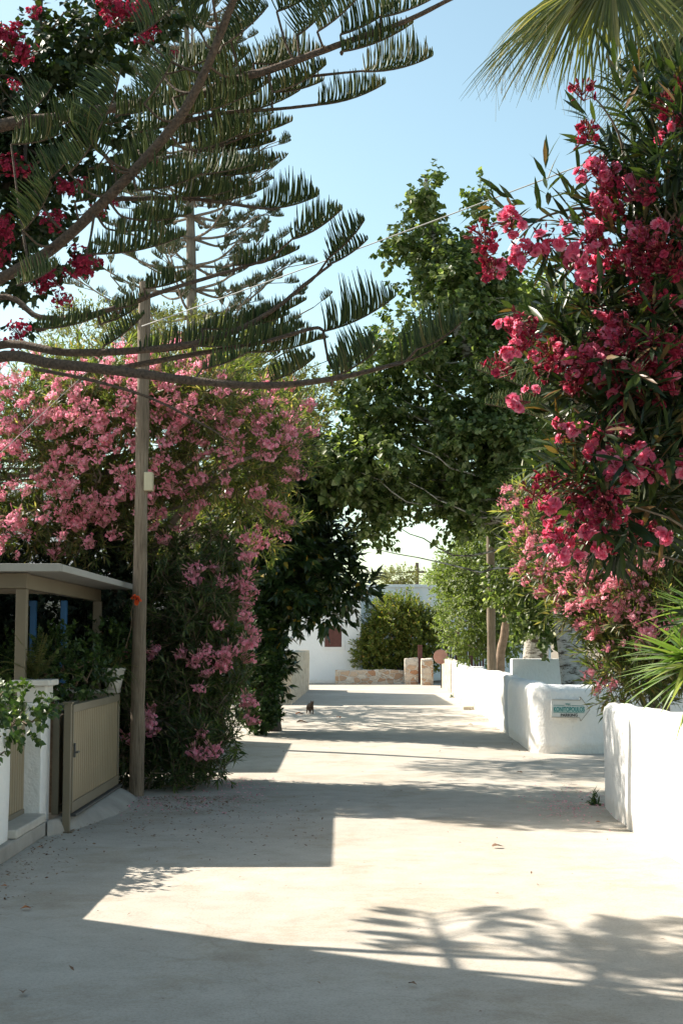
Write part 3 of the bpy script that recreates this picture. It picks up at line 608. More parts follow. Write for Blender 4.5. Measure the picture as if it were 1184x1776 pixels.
def flowers_px(blobs, regions, n, mind=14, jitter=.05, sc=(.7, 1.25)):
    items = []; pts = []; tries = 0; ar = np.array([r[2] * r[3] * (r[4] if len(r) > 4 else 1) for r in regions]); ar = ar / ar.sum()
    while len(items) < n and tries < n * 30:
        tries += 1; r = regions[R.choice(len(regions), p=ar)]; u = R.normal(0, .5, 2); x = r[0] + r[2] * u[0]; y = r[1] + r[3] * u[1]
        h = front(x, y, blobs)
        if h is None or any((x - a) ** 2 + (y - b_) ** 2 < (mind * R.random()) ** 2 for a, b_ in pts): continue
        pts.append((x, y)); nn = h[2]; dd = nrm(nn * .45 + np.array([-.35, .1, .8]) + R.normal(0, .25, 3))
        items.append((h[1] + nn * R.uniform(-.02, .20), dd, R.uniform(*sc)))
    items.sort(key=lambda i: -i[2]); return items
# tall pink oleander
BT = [EB(70, 820, 150, 150, 16.9, 1.1), EB(230, 770, 160, 135, 16.7, 1.2), EB(395, 790, 120, 110, 16.9, 1.1), EB(505, 735, 58, 60, 17.6, .6), EB(50, 715, 120, 85, 17.0, .9), EB(290, 900, 130, 90, 17.5, 1.0),
      EB(455, 890, 50, 85, 17.6, .6), EB(150, 690, 110, 65, 16.9, .8), EB(330, 690, 110, 60, 16.9, .8), EB(-130, 820, 150, 170, 17.8, 1.2), EB(50, 915, 130, 62, 16.8, .7), EB(180, 935, 80, 55, 16.8, .6), EB(330, 660, 130, 55, 16.6, .7), EB(170, 650, 110, 40, 16.6, .7), EB(200, 690, 120, 62, 15.9, .6), EB(360, 685, 90, 55, 15.9, .6)]
tr = [(np.array([(-3.0, 17.4, 0), P(205, 1060, 17.4), P(196, 960, 17.4), P(165, 860, 17.3), P(120, 780, 17.2)]), .12, .035),
      (np.array([(-2.95, 17.3, 0), P(215, 1050, 17.2), P(205, 960, 17.2), P(180, 900, 17.1), P(190, 800, 17.1)]), .09, .03),
      (np.array([(-2.7, 17.2, 0), P(245, 1040, 17.0), P(262, 960, 17.0), P(300, 905, 16.8), P(370, 835, 16.6), P(430, 795, 16.6), P(520, 790, 16.9)]), .08, .012)]
OT = oleander('oleander_tree', 'tall oleander full of light pink blossom behind the canopy and pole', tr, ragged(BT, 5, .4, .85), 4300, 13, .135, 'ol_leaf', limbs=70)
its = flowers_px(BT, [(90, 740, 120, 110), (210, 720, 140, 100), (130, 900, 110, 70, .6), (350, 740, 110, 80), (440, 780, 100, 90), (500, 710, 60, 60), (30, 680, 60, 60), (180, 830, 120, 90), (480, 900, 50, 60), (330, 900, 70, 50, .5), (60, 890, 90, 60, .7), (320, 640, 120, 40, .5)], 250, 26, sc=(.5, 1.15))
put_clusters(OT, PINKM, its)
BL = [EB(345, 1090, 85, 120, 16.6, .85), EB(320, 1240, 78, 125, 16.3, .8), EB(380, 1190, 45, 130, 16.6, .6), EB(290, 1030, 60, 80, 16.9, .7), EB(330, 1330, 70, 55, 16.0, .75), EB(390, 1010, 50, 80, 16.9, .6), EB(262, 1180, 40, 150, 16.6, .6), EB(224, 1250, 26, 115, 15.8, .3)]
tr = [(np.array([(P(320, 1115, 16.3)[0], 16.3, 0), P(318, 1250, 16.3), P(335, 1100, 16.5)]), .05, .02), (np.array([(P(345, 1115, 16.3)[0], 16.35, 0), P(350, 1250, 16.3), P(375, 1120, 16.5)]), .04, .015)]
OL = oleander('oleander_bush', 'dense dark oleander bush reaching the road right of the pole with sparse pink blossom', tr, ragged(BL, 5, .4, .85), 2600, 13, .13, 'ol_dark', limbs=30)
its = flowers_px(BL, [(250, 1140, 22, 20, 3), (330, 1010, 60, 30), (350, 1130, 60, 40), (413, 1040, 10, 90, 5), (420, 1230, 14, 70, 4), (270, 1250, 30, 25, 2), (250, 1280, 20, 20, 2), (400, 1110, 30, 40, 1.5), (320, 1180, 60, 60, .3), (370, 1320, 12, 16, 4), (330, 1310, 40, 40, .4)], 46, 22, sc=(.7, 1.15))
put_clusters(OL, PINKM, its)
# yellow green tree behind
def mass(blobs, ntw, m, L, lw, ax, temp=LANCE, ang=(.5, 1.1), droop=.25, inner=.45, up=.4, jit=.3):
    p, d = twigs(blobs, ntw, inner, up); k = p[:, 2] > .03; p, d = p[k], d[k]
    return [shoots(p, d, m, L, lw, ax, temp, ang, droop, jit)]
B = [EB(165, 620, 115, 80, 22, 1.3), EB(330, 630, 150, 80, 22, 1.4), EB(450, 700, 110, 60, 22.5, 1.2), EB(520, 690, 60, 40, 22.5, .8)]
tree('pepper_tree', 'yellow green feathery tree showing above the pink oleander', 'tree', [(-2.6, 22.5, 0), (-2.5, 22.5, 2.5), (-2.4, 22.3, 4.8)], .16, .06, M['greybark'], B, mass(B, 2600, 12, .075, .35, .18), M['yel'], 24)
# dark rubber tree
B = [EB(470, 850, 100, 150, 26, 1.8), EB(490, 970, 62, 105, 26, 1.5), EB(448, 1100, 44, 120, 26, 1.1), EB(440, 735, 80, 55, 26, 1.5), EB(520, 860, 50, 90, 26, 1.2), EB(430, 960, 70, 100, 26.5, 1.5), EB(508, 1050, 24, 40, 26, .6)]
BB = [EB(570, 990, 45, 45, 26.5, .9), EB(560, 930, 45, 40, 26.5, .9), EB(600, 1030, 30, 28, 26.5, .6), EB(625, 1015, 22, 16, 26.5, .4), EB(560, 1050, 28, 34, 26.5, .7)]
lf = mass(B, 2700, 9, .19, .42, .22, ROUND, (.6, 1.2), .5, .4) + mass(BB, 230, 9, .21, .38, .3, ROUND, (.5, 1.1), .7, .2, .0)
tree('rubber_tree', 'dark broad leaved tree leaning over the left side of the lane beyond the oleander', 'tree', [(P(470, 1115, 26)[0], 26.2, 0), (-1.35, 26.2, 2), P(480, 850, 26)], .2, .09, M['darkbark'], B + BB, lf, M['dark'], 40)
B = [EB(446, 1200, 32, 62, 25.3, .8), EB(458, 1140, 26, 55, 25.6, .7), EB(436, 1110, 38, 80, 25.3, .8), EB(452, 1238, 28, 26, 25.2, .5)]
tree('ivy_hedge', 'dark small leaved hedge at the road edge under the rubber tree', 'hedge', [(P(455, 1115, 25)[0], 25.2, 0), (P(455, 1115, 25)[0], 25.2, .8), P(455, 1130, 25.2)], .05, .02, M['darkbark'], B, mass(B, 1500, 12, .07, .6, .12, ROUND), M['ivy'], 10)
B = ragged([(np.array([-3.6, 33.5, 4.2]), np.array([2.2, 2.2, 1.5])), (np.array([-3.4, 37, 3.9]), np.array([1.8, 1.8, 1.4])), (np.array([-3.8, 30, 4.4]), np.array([1.5, 1.5, 1.3]))])
tree('added_shade_tree', 'added spreading tree shading the lane from behind the rubber tree on the left', 'tree', [(-4.2, 33.5, 0), (-4.1, 33.5, 1.8), (-3.7, 33.5, 4)], .2, .1, M['darkbark'], B, mass(B, 1500, 10, .12, .6, .22, ROUND), M['ivy'], 24)  # added tree, mostly hidden, to throw more foliage shadow across the lane
# poplars
BP = [EB(736, 352, 28, 60, 25, .6), EB(735, 425, 42, 48, 25, .7), EB(815, 460, 44, 62, 25, .8), EB(832, 355, 20, 50, 25, .4), EB(685, 430, 38, 26, 25, .5), EB(870, 520, 45, 50, 25, .8), EB(900, 620, 50, 90, 25, .9), EB(885, 720, 50, 100, 24.2, .6), EB(940, 840, 40, 80, 24.2, .5), EB(850, 690, 50, 90, 24.0, .5), EB(880, 800, 50, 70, 24.0, .5), EB(800, 560, 95, 80, 25, 1.4), EB(725, 640, 105, 80, 25, 1.6), EB(640, 710, 70, 75, 25, 1.3),
      EB(700, 790, 130, 85, 25, 1.8), EB(605, 830, 65, 60, 25, 1.2), EB(800, 790, 90, 100, 25, 1.6), EB(760, 870, 110, 38, 25, 1.3), EB(655, 900, 35, 50, 25, .7), EB(760, 500, 60, 70, 25, 1.0), EB(820, 900, 50, 45, 25, .9)]
P1 = [(4.05, 24.2, 0), P(985, 1080, 24.4), P(950, 950, 24.8), P(880, 800, 25), P(820, 640, 25), P(785, 540, 25), P(745, 380, 25), P(738, 310, 25)]
POP = tree('poplar', 'tall poplar leaning over the lane with its pointed top against the sky', 'tree', P1, .28, .03, M['whitebark'], BP, mass(ragged(BP, 12, .36, .62), 3900, 10, .105, .95, .28, ROUND, (.6, 1.4), .8, .35), M['poplar'], 60,
     extra_trunks=[([P(870, 780, 25), P(780, 740, 25), P(680, 720, 25), P(620, 740, 25)], .07, .02), ([P(840, 700, 25), P(850, 560, 25), P(830, 400, 25)], .06, .015)])
B2 = [EB(880, 570, 80, 75, 27.5, 1.3), EB(960, 560, 80, 70, 27.5, 1.4), EB(910, 740, 90, 100, 27.5, 1.5), EB(890, 880, 80, 90, 27, 1.4), EB(1000, 700, 90, 150, 28, 1.5), EB(920, 1000, 70, 80, 27, 1.0), EB(1040, 900, 110, 150, 28, 1.5), EB(960, 1080, 60, 50, 26.5, .8), EB(912, 1010, 30, 70, 27.5, .7), EB(1130, 800, 100, 250, 28, 1.5)]
P2 = [(P(925, 1115, 28.4)[0], 28.4, 0), P(930, 1110, 28.4), P(948, 1040, 28.2), P(960, 900, 27), P(930, 700, 27.3), P(910, 560, 27.5)]
tree('poplar', 'second poplar with pale trunk behind the arrow sign wall, fuller and lower', 'tree', P2, .3, .04, M['whitebark'], B2, mass(ragged(B2, 8, .4, .8), 4600, 10, .105, .95, .28, ROUND, (.6, 1.4), .8, .35), M['poplar'], 40)
# pale garden hedge tree on the right
B = [EB(835, 990, 65, 75, 38, 1.8), EB(810, 1070, 48, 70, 38, 1.5), EB(860, 1080, 45, 65, 38, 1.5), EB(790, 1010, 34, 42, 39, 1.2), EB(840, 930, 50, 40, 38.5, 1.2)]
tree('privet_tree', 'pale sunlit green tree behind the long white pilaster wall', 'tree', [(P(870, 1115, 37)[0], 37.3, 0), P(866, 1130, 37.3), P(878, 1060, 37.3), P(850, 980, 38)], .16, .06, M['greybark'], B, mass(B, 3000, 12, .10, .5, .22), M['hedge'], 20)
t = thing('bare_trunk', 'leaning reddish brown trunk beside the right pole', 'tree', (P(868, 1115, 33)[0], 33, 0))
link('trunk', npmesh('trunk', limb([(P(868, 1115, 33)[0], 33, 0), P(866, 1150, 33), P(874, 1100, 33), P(880, 1040, 33)], .14, .07, 9, 16)), plain('reddish bark', (.20, .13, .085), (.34, .24, .17), 12, .9, .5), t, True)
Bx = [EB(885, 1030, 22, 30, 33, .6)]; link('crown', npmesh('crown', mass(Bx, 120, 10, .10, .6, .2, ROUND)), M['poplar'], t)
# round climber bush before the far house
B = [EB(690, 1100, 60, 62, 57.3, 1.1), EB(730, 1110, 38, 55, 57, 1.0), EB(655, 1125, 36, 45, 57, .8), EB(690, 1065, 40, 28, 57.4, .8), EB(640, 1140, 22, 24, 56.8, .5), EB(752, 1085, 16, 26, 57.2, .6)]
tree('climber_bush', 'big rounded green and yellow bush in front of the far white house', 'bush', [(P(690, 1115, 57)[0], 57, 0), (P(690, 1115, 57)[0], 57, 1), P(690, 1090, 57)], .1, .05, M['darkbark'], B, mass(B, 3600, 12, .12, .45, .28, LANCE, up=.2), M['bush'], 14)
B = [EB(693, 1004, 36, 13, 80, 1.4), EB(680, 1008, 26, 9, 80, 1.2)]
tree('far_tree', 'thin dusty tree showing over the far flat roof', 'tree', [(P(700, 1115, 80)[0], 80, 0), P(700, 1030, 80), P(700, 1002, 80)], .15, .05, M['greybark'], B, mass(B, 350, 9, .16, .35, .4), M['yel'], 16)
B = [EB(775, 1010, 34, 28, 66, 2), EB(800, 1030, 40, 50, 66, 2), EB(840, 1050, 60, 80, 68, 2)]
tree('far_tree', 'green tree rising right of the far white house', 'tree', [(P(800, 1115, 66)[0], 66, 0), P(800, 1090, 66), P(800, 1020, 66)], .2, .08, M['greybark'], B, mass(B, 1500, 10, .17, .45, .35), M['hedge'], 12)
# warm pink oleander behind the near right wall
BR = [EB(985, 960, 85, 85, 15.5, .8), EB(1070, 1010, 100, 110, 15, 1.0), EB(1140, 1080, 95, 110, 14.6, .9), EB(1150, 950, 90, 110, 15, 1.0), EB(935, 890, 50, 50, 15.8, .5), EB(1085, 1110, 60, 60, 14.8, .7), EB(1100, 1170, 60, 50, 14.6, .6), EB(1060, 1188, 18, 24, 14.6, .3), EB(1250, 1050, 90, 160, 14.8, .9)]
tr = [(np.array([(3.55, 15.2, 0), P(1130, 1200, 15.1), P(1095, 1110, 15), P(1050, 1020, 15)]), .05, .02), (np.array([(3.6, 15.3, 0), P(1150, 1200, 15.2), P(1140, 1080, 15.1), P(1150, 950, 15)]), .05, .02), (np.array([(3.5, 15.1, 0), P(1110, 1210, 15.1), P(1070, 1130, 15.0), P(1000, 1050, 15.3)]), .04, .015)]
OR = oleander('oleander_bush', 'loose oleander with small warm pink blossom between arrow sign wall and near wall', tr, BR, 2300, 12, .14, 'ol_leaf', limbs=40)
its = flowers_px(BR, [(905, 870, 20, 25, 4), (1000, 960, 80, 80), (1060, 1010, 90, 60), (990, 1060, 60, 50), (1100, 1080, 60, 50, .6), (960, 1000, 50, 40), (1050, 1180, 40, 20, 1.5), (1120, 960, 60, 50, .7), (925, 930, 25, 40, 2)], 125, 15, sc=(.55, 1.05))
put_clusters(OR, PINK2, its)
#%%NEAR
# near deep pink oleander hanging in from the right
DEEP = [cluster_mesh('deep_pink_cluster', n_, .068, .062, M['deep'], 6, 3, 5, .8, .005) for n_ in (6, 4, 7, 5)]
BUDS = [cluster_mesh('bud_cluster', 6, .07, .042, M['crim'], 5, 2, 16, .9, .006) for _ in range(3)]
BN = [EB(1130, 430, 85, 150, 6.3, .45), EB(1110, 640, 110, 130, 6.4, .45), EB(1090, 830, 110, 90, 6.3, .4), EB(1000, 640, 55, 60, 6.4, .3), EB(1175, 250, 60, 110, 6.3, .35), EB(1030, 560, 50, 70, 6.4, .3), EB(1180, 620, 90, 330, 6.6, .5), EB(1050, 900, 80, 40, 6.2, .3)]
off = [(np.array([2.35, 6.5, 2.9]), np.array([.8, .8, 1.3]))]
tips = [((1090, 210), (-.3, .9)), ((1060, 235), (-.8, .5)), ((1080, 260), (-.9, .1)), ((1075, 180), (-.2, 1)), ((950, 355), (-.1, 1)), ((935, 365), (-.9, .3)), ((960, 395), (-.2, -.9)), ((985, 365), (.2, .8)), ((905, 370), (-1, .1)), ((975, 535), (-.5, .8)), ((950, 560), (-.9, .3)), ((1000, 520), (-.4, .9)), ((1095, 300), (-.7, .6)), ((1040, 420), (-.6, .3)), ((985, 800), (-.8, -.2)), ((960, 380), (-.9, -.3)), ((1015, 880), (-.6, -.6))]
ep = np.array([P(a[0], a[1], 6.2) for a, _ in tips]); ed = nrm(np.array([(x, -.25, z) for _, (x, z) in tips]))
p, d = twigs(BN + off, 1500, .1, .25); p = np.vstack([p, ep]); d = np.vstack([d, ed])
NO = thing('oleander_tree', 'near oleander with deep pink double blossom hanging in from the right edge', 'oleander', (3.1, 6.6, 0))
tk = np.array([(3.1, 6.6, 0), (3.0, 6.6, 1.3), (2.5, 6.6, 2.3), (1.9, 6.5, 2.9), (1.45, 6.4, 3.3)]); link('trunk', npmesh('trunk', limb(tk, .06, .02, 9, 20, .006)), M['twig'], NO, True)
tk2 = np.array([(3.1, 6.65, 0), (2.9, 6.7, 1.2), (2.3, 6.6, 2.0), (1.6, 6.5, 2.5), (1.15, 6.35, 2.9)]); link('trunk', npmesh('trunk', limb(tk2, .05, .012, 9, 20, .006)), M['twig'], NO, True)
lm = crown_limbs(tk, BN, 34, .016, .02, .004) + limb([tk[3], P(1130, 480, 6.3), P(1040, 370, 6.2), P(960, 370, 6.2), P(905, 400, 6.2)], .014, .003, 5) + limb([tk[3], P(1130, 420, 6.3), P(1090, 330, 6.3), P(1075, 240, 6.2), P(1040, 180, 6.2), P(1015, 165, 6.2)], .012, .002, 5)
link('limbs', npmesh('limbs', lm), M['twig'], NO, True)
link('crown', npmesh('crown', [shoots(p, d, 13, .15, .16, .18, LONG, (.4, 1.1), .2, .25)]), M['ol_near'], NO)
pos = [(890, 400), (880, 385), (910, 430), (895, 462), (860, 475), (870, 465), (905, 440), (850, 470, 0), (835, 410, 0), (850, 430, 0), (980, 390), (945, 420), (955, 430), (1030, 290), (1045, 300), (1010, 300), (1075, 295), (1060, 330, 0), (1100, 320), (1045, 355), (1065, 360), (1025, 390), (1040, 430), (1050, 450), (1075, 450), (1105, 455), (1000, 440), (1010, 470), (1030, 490), (1045, 535), (1065, 570), (1130, 575), (1180, 400), (1140, 390), (1100, 480, 0), (1020, 420), (1090, 440),
       (885, 570), (880, 620), (900, 560, 0), (920, 590, 0), (895, 600), (925, 625), (925, 680), (905, 695), (950, 640, 0), (960, 600, 0), (900, 580), (975, 740), (990, 750), (1040, 740), (1030, 770), (1060, 745), (1090, 755), (1110, 780), (1125, 800), (1130, 810), (1180, 820), (1175, 670), (1160, 640), (1040, 790), (1070, 800), (1065, 820), (1080, 850), (1045, 880), (990, 850, 0), (1000, 900), (960, 920), (955, 940), (985, 930), (1010, 940), (1040, 950), (1030, 920), (975, 955), (1070, 880), (1060, 900, 0), (1150, 925), (1000, 830, 0), (1020, 860, 0), (960, 880), (925, 860, 0),
       (1160, 190, 0), (1180, 160, 0), (1150, 240), (1184, 210), (1010, 165, 0), (1018, 240, 0), (1170, 470, 0), (1130, 700, 0), (1060, 650, 0), (1000, 660, 0)]
for _ in range(75):
    r_ = [(1060, 400, 55, 90), (1080, 620, 80, 90), (1010, 620, 70, 60), (1090, 820, 90, 70), (1150, 500, 40, 160), (1020, 880, 60, 50)][R.integers(6)]
    pos.append((r_[0] + R.normal() * r_[2] * .6, r_[1] + R.normal() * r_[3] * .6) + ((0,) if R.random() < .5 else ()))
its = []
for q in pos:
    h = front(q[0], q[1], BN); Y = 6.05 if h is None else h[1][1] + .02; its.append((P(q[0], q[1], Y), nrm(np.array([-.4, -.8, .3]) + R.normal(0, .35, 3)), R.uniform(.6, 1.05) if len(q) == 2 else -1))
put_clusters(NO, DEEP, [i for i in its if i[2] > 0]); put_clusters(NO, BUDS, [(a, b_, 1.0) for a, b_, c in its if c < 0], 'bud_cluster')
# ------------------------------------------------------------------ Norfolk pine
def frond(base, tip, Lm, upv, spacing=.0115, K=6, r=.0043, sides=4, vee=.55, bend=.06):
    base = np.array(base, float); tip = np.array(tip, float); ln = np.linalg.norm(tip - base); ax = (tip - base) / ln; upv = nrm(upv - ax * (upv @ ax)); lat = np.cross(ax, upv)
    n = max(8, int(ln / spacing)); f = np.linspace(.02, 1, n); f = np.repeat(f, 2) + R.normal(0, .004, 2 * n); sd = np.tile([1., -1.], n)
    axp = base + (tip - base) * f[:, None] + upv * (-bend * ln * 4 * f * (1 - f))[:, None]
    prof = np.where(f < .25, .55 + 1.6 * f, np.where(f < .6, .98, .98 - 1.9 * (f - .6))); prof = np.clip(prof, .16, 1) * R.uniform(.72, 1.1, 2 * n)
    Ls = (Lm * prof)[:, None]; jt = R.normal(0, .075, (2 * n, 3)); vs = vee * R.uniform(.7, 1.2, 2 * n)
    p1 = axp + Ls * ((sd * vs)[:, None] * lat * .62 + ax * .22 + upv * .22 + jt * .5)
    p2 = axp + Ls * ((sd * vs)[:, None] * lat * .55 + ax * .36 + upv * 1.0 + jt)
    s = np.linspace(0, 1, K)[None, :, None]; path = (1 - s) ** 2 * axp[:, None] + 2 * s * (1 - s) * p1[:, None] + s * s * p2[:, None]
    rr = r * np.interp(np.linspace(0, 1, K), [0, .15, .8, 1], [.8, 1, .9, .25])[None]
    g = np.linspace(0, 1, 8); tw = base + (tip - base) * g[:, None] + upv * (-bend * ln * 4 * g * (1 - g))[:, None]
    return tubes(path, rr, sides), tubes(tw[None], np.linspace(.007, .004, 8)[None], 5)
NP = thing('norfolk_pine', 'big Norfolk pine whose comb like boughs sweep in from the upper left', 'tree', (-3.35, 9.4, 0))
link('trunk', npmesh('trunk', limb([(-3.35, 9.4, 0), (-3.36, 9.4, 4), (-3.33, 9.4, 9)], .19, .12, 14, 30)), M['pinebark'], NP, True)
TR = lambda z: np.array([-3.34, 9.4, z])
UP = np.array([0, 0, 1.])
def bough(pts, r0, r1, fr, rnd=0, name='branch'):
    """pts: pixel points with depth; fr: fronds (x0,y0,x1,y1,depth,length)"""
    Pp = [np.array(q) if len(q) == 3 and q[1] < 13 and abs(q[0]) < 8 else P(*q) for q in pts]; sp = spline(Pp, 40)
    st, tw = [], []
    for x0, y0, x1, y1, Y, h in fr:
        a = P(x0, y0, Y); b_ = P(x1, y1, Y + R.uniform(-.12, .12)); dist = np.linalg.norm(sp - a, axis=1); j = sp[int(np.argmin(dist))]
        up = nrm(UP + np.array([R.normal(-.15, .12), R.normal(-.1, .25), 0])); s, t_ = frond(a, b_, h * Y / F * .98, up); st.append(s); tw.append(t_)
        if np.min(dist) > .03: tw += [limb([j, (j + a) / 2 + (0, 0, -.04), a], .009, .0065, 5, 8)[0]]
    for k in range(rnd):
        f = R.uniform(.3, .97); a = sp[int(f * 39)]; ta = nrm(sp[min(39, int(f * 39) + 1)] - sp[max(0, int(f * 39) - 1)]); sd = R.choice([-1, 1])
        hz = nrm(np.cross(ta, UP)) * sd; dr = nrm(ta * R.uniform(.7, 1.0) + hz * R.uniform(.4, .9) + UP * R.uniform(-.05, .18)); e = a + dr * R.uniform(.15, .45); b_ = e + dr * R.uniform(.28, .45)
        s, t_ = frond(e, b_, R.uniform(.13, .19), UP); st.append(s); tw.append(t_); tw += [limb([a, (a + e) / 2 + (0, 0, -.03), e], .009, .0065, 5, 8)[0]]
    o = link(name, npmesh(name, limb(Pp, r0, r1, 9, 40) + tw), M['pinebark'], NP, True)
    if st: link('needles', npmesh('needles', st), M['pine'], o, True)
    return o
Y0 = 8.4
bough([TR(3.45), (-40, 505, 8.9), (90, 432, 8.6), (200, 330, 8.3), (300, 220, 8.1), (348, 140, 8.0), (382, 60, 7.9), (412, -20, 7.8), (450, -120, 7.8)], .040, .018,
      [(160, 240, 210, 118, 8.1, 75), (250, 180, 300, 100, 8.0, 70), (320, 200, 470, 140, 8.2, 75), (300, 170, 432, 90, 8.3, 70), (120, 300, 170, 230, 8.2, 60), (350, 60, 310, -20, 7.9, 70), (385, 80, 465, 10, 8.0, 60), (240, 330, 350, 300, 8.2, 60), (260, 300, 440, 285, 8.3, 60), (150, 440, 320, 408, 8.2, 55), (40, 400, 90, 320, 8.3, 60), (230, 380, 330, 370, 8.4, 50), (30, 495, 100, 460, 8.2, 50), (180, 270, 120, 200, 8.1, 60), (240, 60, 300, 10, 8.1, 80), (60, 330, 130, 260, 8.5, 60), (200, 300, 300, 250, 8.3, 60), (130, 350, 230, 310, 8.4, 50), (280, 130, 380, 90, 8.2, 60), (340, 260, 440, 215, 8.3, 55), (300, 340, 400, 330, 8.5, 50), (200, 400, 300, 385, 8.5, 45), (420, 130, 520, 80, 8.3, 55), (230, 230, 350, 190, 8.5, 60), (20, 250, 110, 230, 8.9, 50), (330, 20, 400, -50, 8.2, 80)], 4)
bough([(330, 175, 8.5), (400, 140, 8.3), (465, 122, 8.1), (540, 95, 8.0), (620, 66, 7.9), (700, 38, 7.8), (785, -4, 7.7)], .030, .012,
      [(515, 62, 585, -20, 8.0, 75), (590, 60, 690, 5, 7.9, 60), (440, 110, 560, 92, 8.2, 60), (475, 160, 565, 112, 8.1, 50), (590, 90, 715, 40, 7.9, 42), (550, 55, 640, -30, 7.8, 75), (400, 70, 455, -10, 8.1, 60), (480, 20, 560, -30, 8.0, 60), (660, 30, 770, -15, 7.8, 40)], 0)
bough([(300, 215, 8.5), (390, 196, 8.4), (470, 190, 8.4), (560, 180, 8.3), (610, 168, 8.3)], .014, .007,
      [(548, 182, 667, 145, 8.3, 50), (405, 195, 518, 158, 8.4, 48), (380, 238, 506, 210, 8.4, 42), (470, 160, 560, 140, 8.4, 40)], 0)
bough([(480, 140, 8.3), (560, 130, 8.2), (640, 122, 8.1)], .011, .006, [(630, 124, 748, 98, 8.1, 66)], 0)
bough([TR(4.6), (-30, 228, 9.2), (100, 205, 9.1), (200, 186, 9.0), (300, 168, 8.9), (350, 160, 8.9)], .05, .02,
      [(30, 215, 90, 150, 9, 60), (80, 225, 150, 190, 9, 50), (200, 200, 330, 160, 8.9, 60), (330, 260, 475, 245, 8.8, 45), (300, 160, 420, 60, 8.9, 60)], 5)
bough([TR(2.9), (-30, 628, 8.9), (100, 632, 8.5), (240, 648, 8.2), (330, 660, 8.1), (450, 669, 8.0), (560, 660, 7.9), (650, 641, 7.9), (715, 622, 7.9)], .040, .009,
      [(690, 630, 772, 590, 7.9, 78), (575, 655, 660, 600, 8.0, 55), (470, 660, 545, 620, 8.1, 45), (350, 640, 430, 610, 8.3, 35)], 1)
bough([TR(3.0), (-30, 606, 9.1), (120, 612, 8.8), (260, 606, 8.6), (380, 585, 8.5), (470, 540, 8.5), (530, 492, 8.5), (575, 458, 8.5)], .032, .007,
      [(567, 460, 637, 415, 8.5, 44), (340, 600, 508, 575, 8.5, 42), (240, 610, 400, 580, 8.6, 50), (180, 600, 250, 545, 8.7, 30), (350, 570, 500, 545, 8.6, 36), (410, 560, 530, 520, 8.6, 30)], 2)
bough([(200, 640, 8.7), (330, 616, 8.6), (450, 595, 8.5), (540, 570, 8.4), (560, 572, 8.4)], .018, .009,
      [(560, 575, 684, 515, 8.4, 78), (575, 640, 650, 590, 8.4, 60), (420, 610, 560, 585, 8.5, 40)], 0)
bough([TR(3.3), (-20, 520, 9.0), (70, 550, 8.8), (160, 545, 8.6), (300, 500, 8.5), (400, 470, 8.5), (450, 455, 8.5)], .022, .008,
      [(405, 460, 517, 432, 8.5, 40), (60, 570, 180, 545, 8.6, 35), (200, 535, 260, 515, 8.5, 30), (250, 500, 330, 478, 8.5, 36), (180, 560, 240, 530, 8.6, 35)], 1)
bough([(200, 345, 8.7), (330, 345, 8.6), (430, 358, 8.5), (480, 364, 8.5)], .016, .007, [(450, 362, 550, 340, 8.5, 64), (365, 350, 465, 322, 8.6, 36), (340, 300, 465, 292, 8.6, 45), (330, 335, 420, 320, 8.6, 45)], 0)
bough([(240, 280, 8.9), (350, 262, 8.8), (440, 232, 8.7)], .014, .006, [(380, 255, 470, 232, 8.8, 40), (300, 250, 430, 205, 8.8, 55), (400, 300, 485, 272, 8.8, 36)], 0)
bough([(60, 640, 8.4), (160, 660, 8.3), (260, 690, 8.2), (350, 735, 8.1), (400, 765, 8.1)], .012, .004, [], 0)
# boughs of the same pine outside the frame that dapple the road
for zb, an_, L_ in [(3.9, 102, 1.9), (4.4, 78, 1.7), (4.6, 100, 2.1), (4.9, 122, 2.0), (5.3, 92, 2.3), (5.6, 112, 2.5), (6.0, 135, 2.4), (6.4, 105, 2.6), (6.8, 125, 2.6), (5.0, 66, 1.7)]:
    a = math.radians(an_); e = TR(zb) + np.array([math.cos(a) * L_, math.sin(a) * L_, .35])
    bough([tuple(TR(zb)), tuple((TR(zb) + e) / 2), tuple(e)], .035, .01, [], 15)
# right hand bough of another norfolk pine
RP = thing('norfolk_pine', 'Norfolk pine at the right whose dark drooping fronds show left of the deep pink oleander', 'tree', (4.6, 11.5, 0)); NPs = NP; NP = RP
link('trunk', npmesh('trunk', limb([(4.6, 11.5, 0), (4.6, 11.5, 5), (4.6, 11.5, 8)], .15, .09, 12, 20)), M['pinebark'], RP, True)
st, tw = [], []
for x0, y0, x1, y1, h in [(1080, 790, 825, 640, 55), (1080, 800, 840, 700, 50), (1100, 810, 850, 690, 40), (1150, 880, 955, 880, 45), (1180, 850, 960, 770, 55)]:
    a = P(x0, y0, 10.8); b_ = P(x1, y1, 10.4); s, t_ = frond(a, b_, h * 10.6 / F * 1.1, nrm(np.array([.1, -.5, .8])), .015, vee=1.1, bend=-.06); st.append(s); tw += [t_, limb([np.array([4.6, 11.5, a[2] + .1]), a], .02, .008, 6, 6)[0]]
bo = link('branch', npmesh('branch', tw), M['pinebark'], RP, True); link('needles', npmesh('needles', st), M['pine'], bo, True); NP = NPs
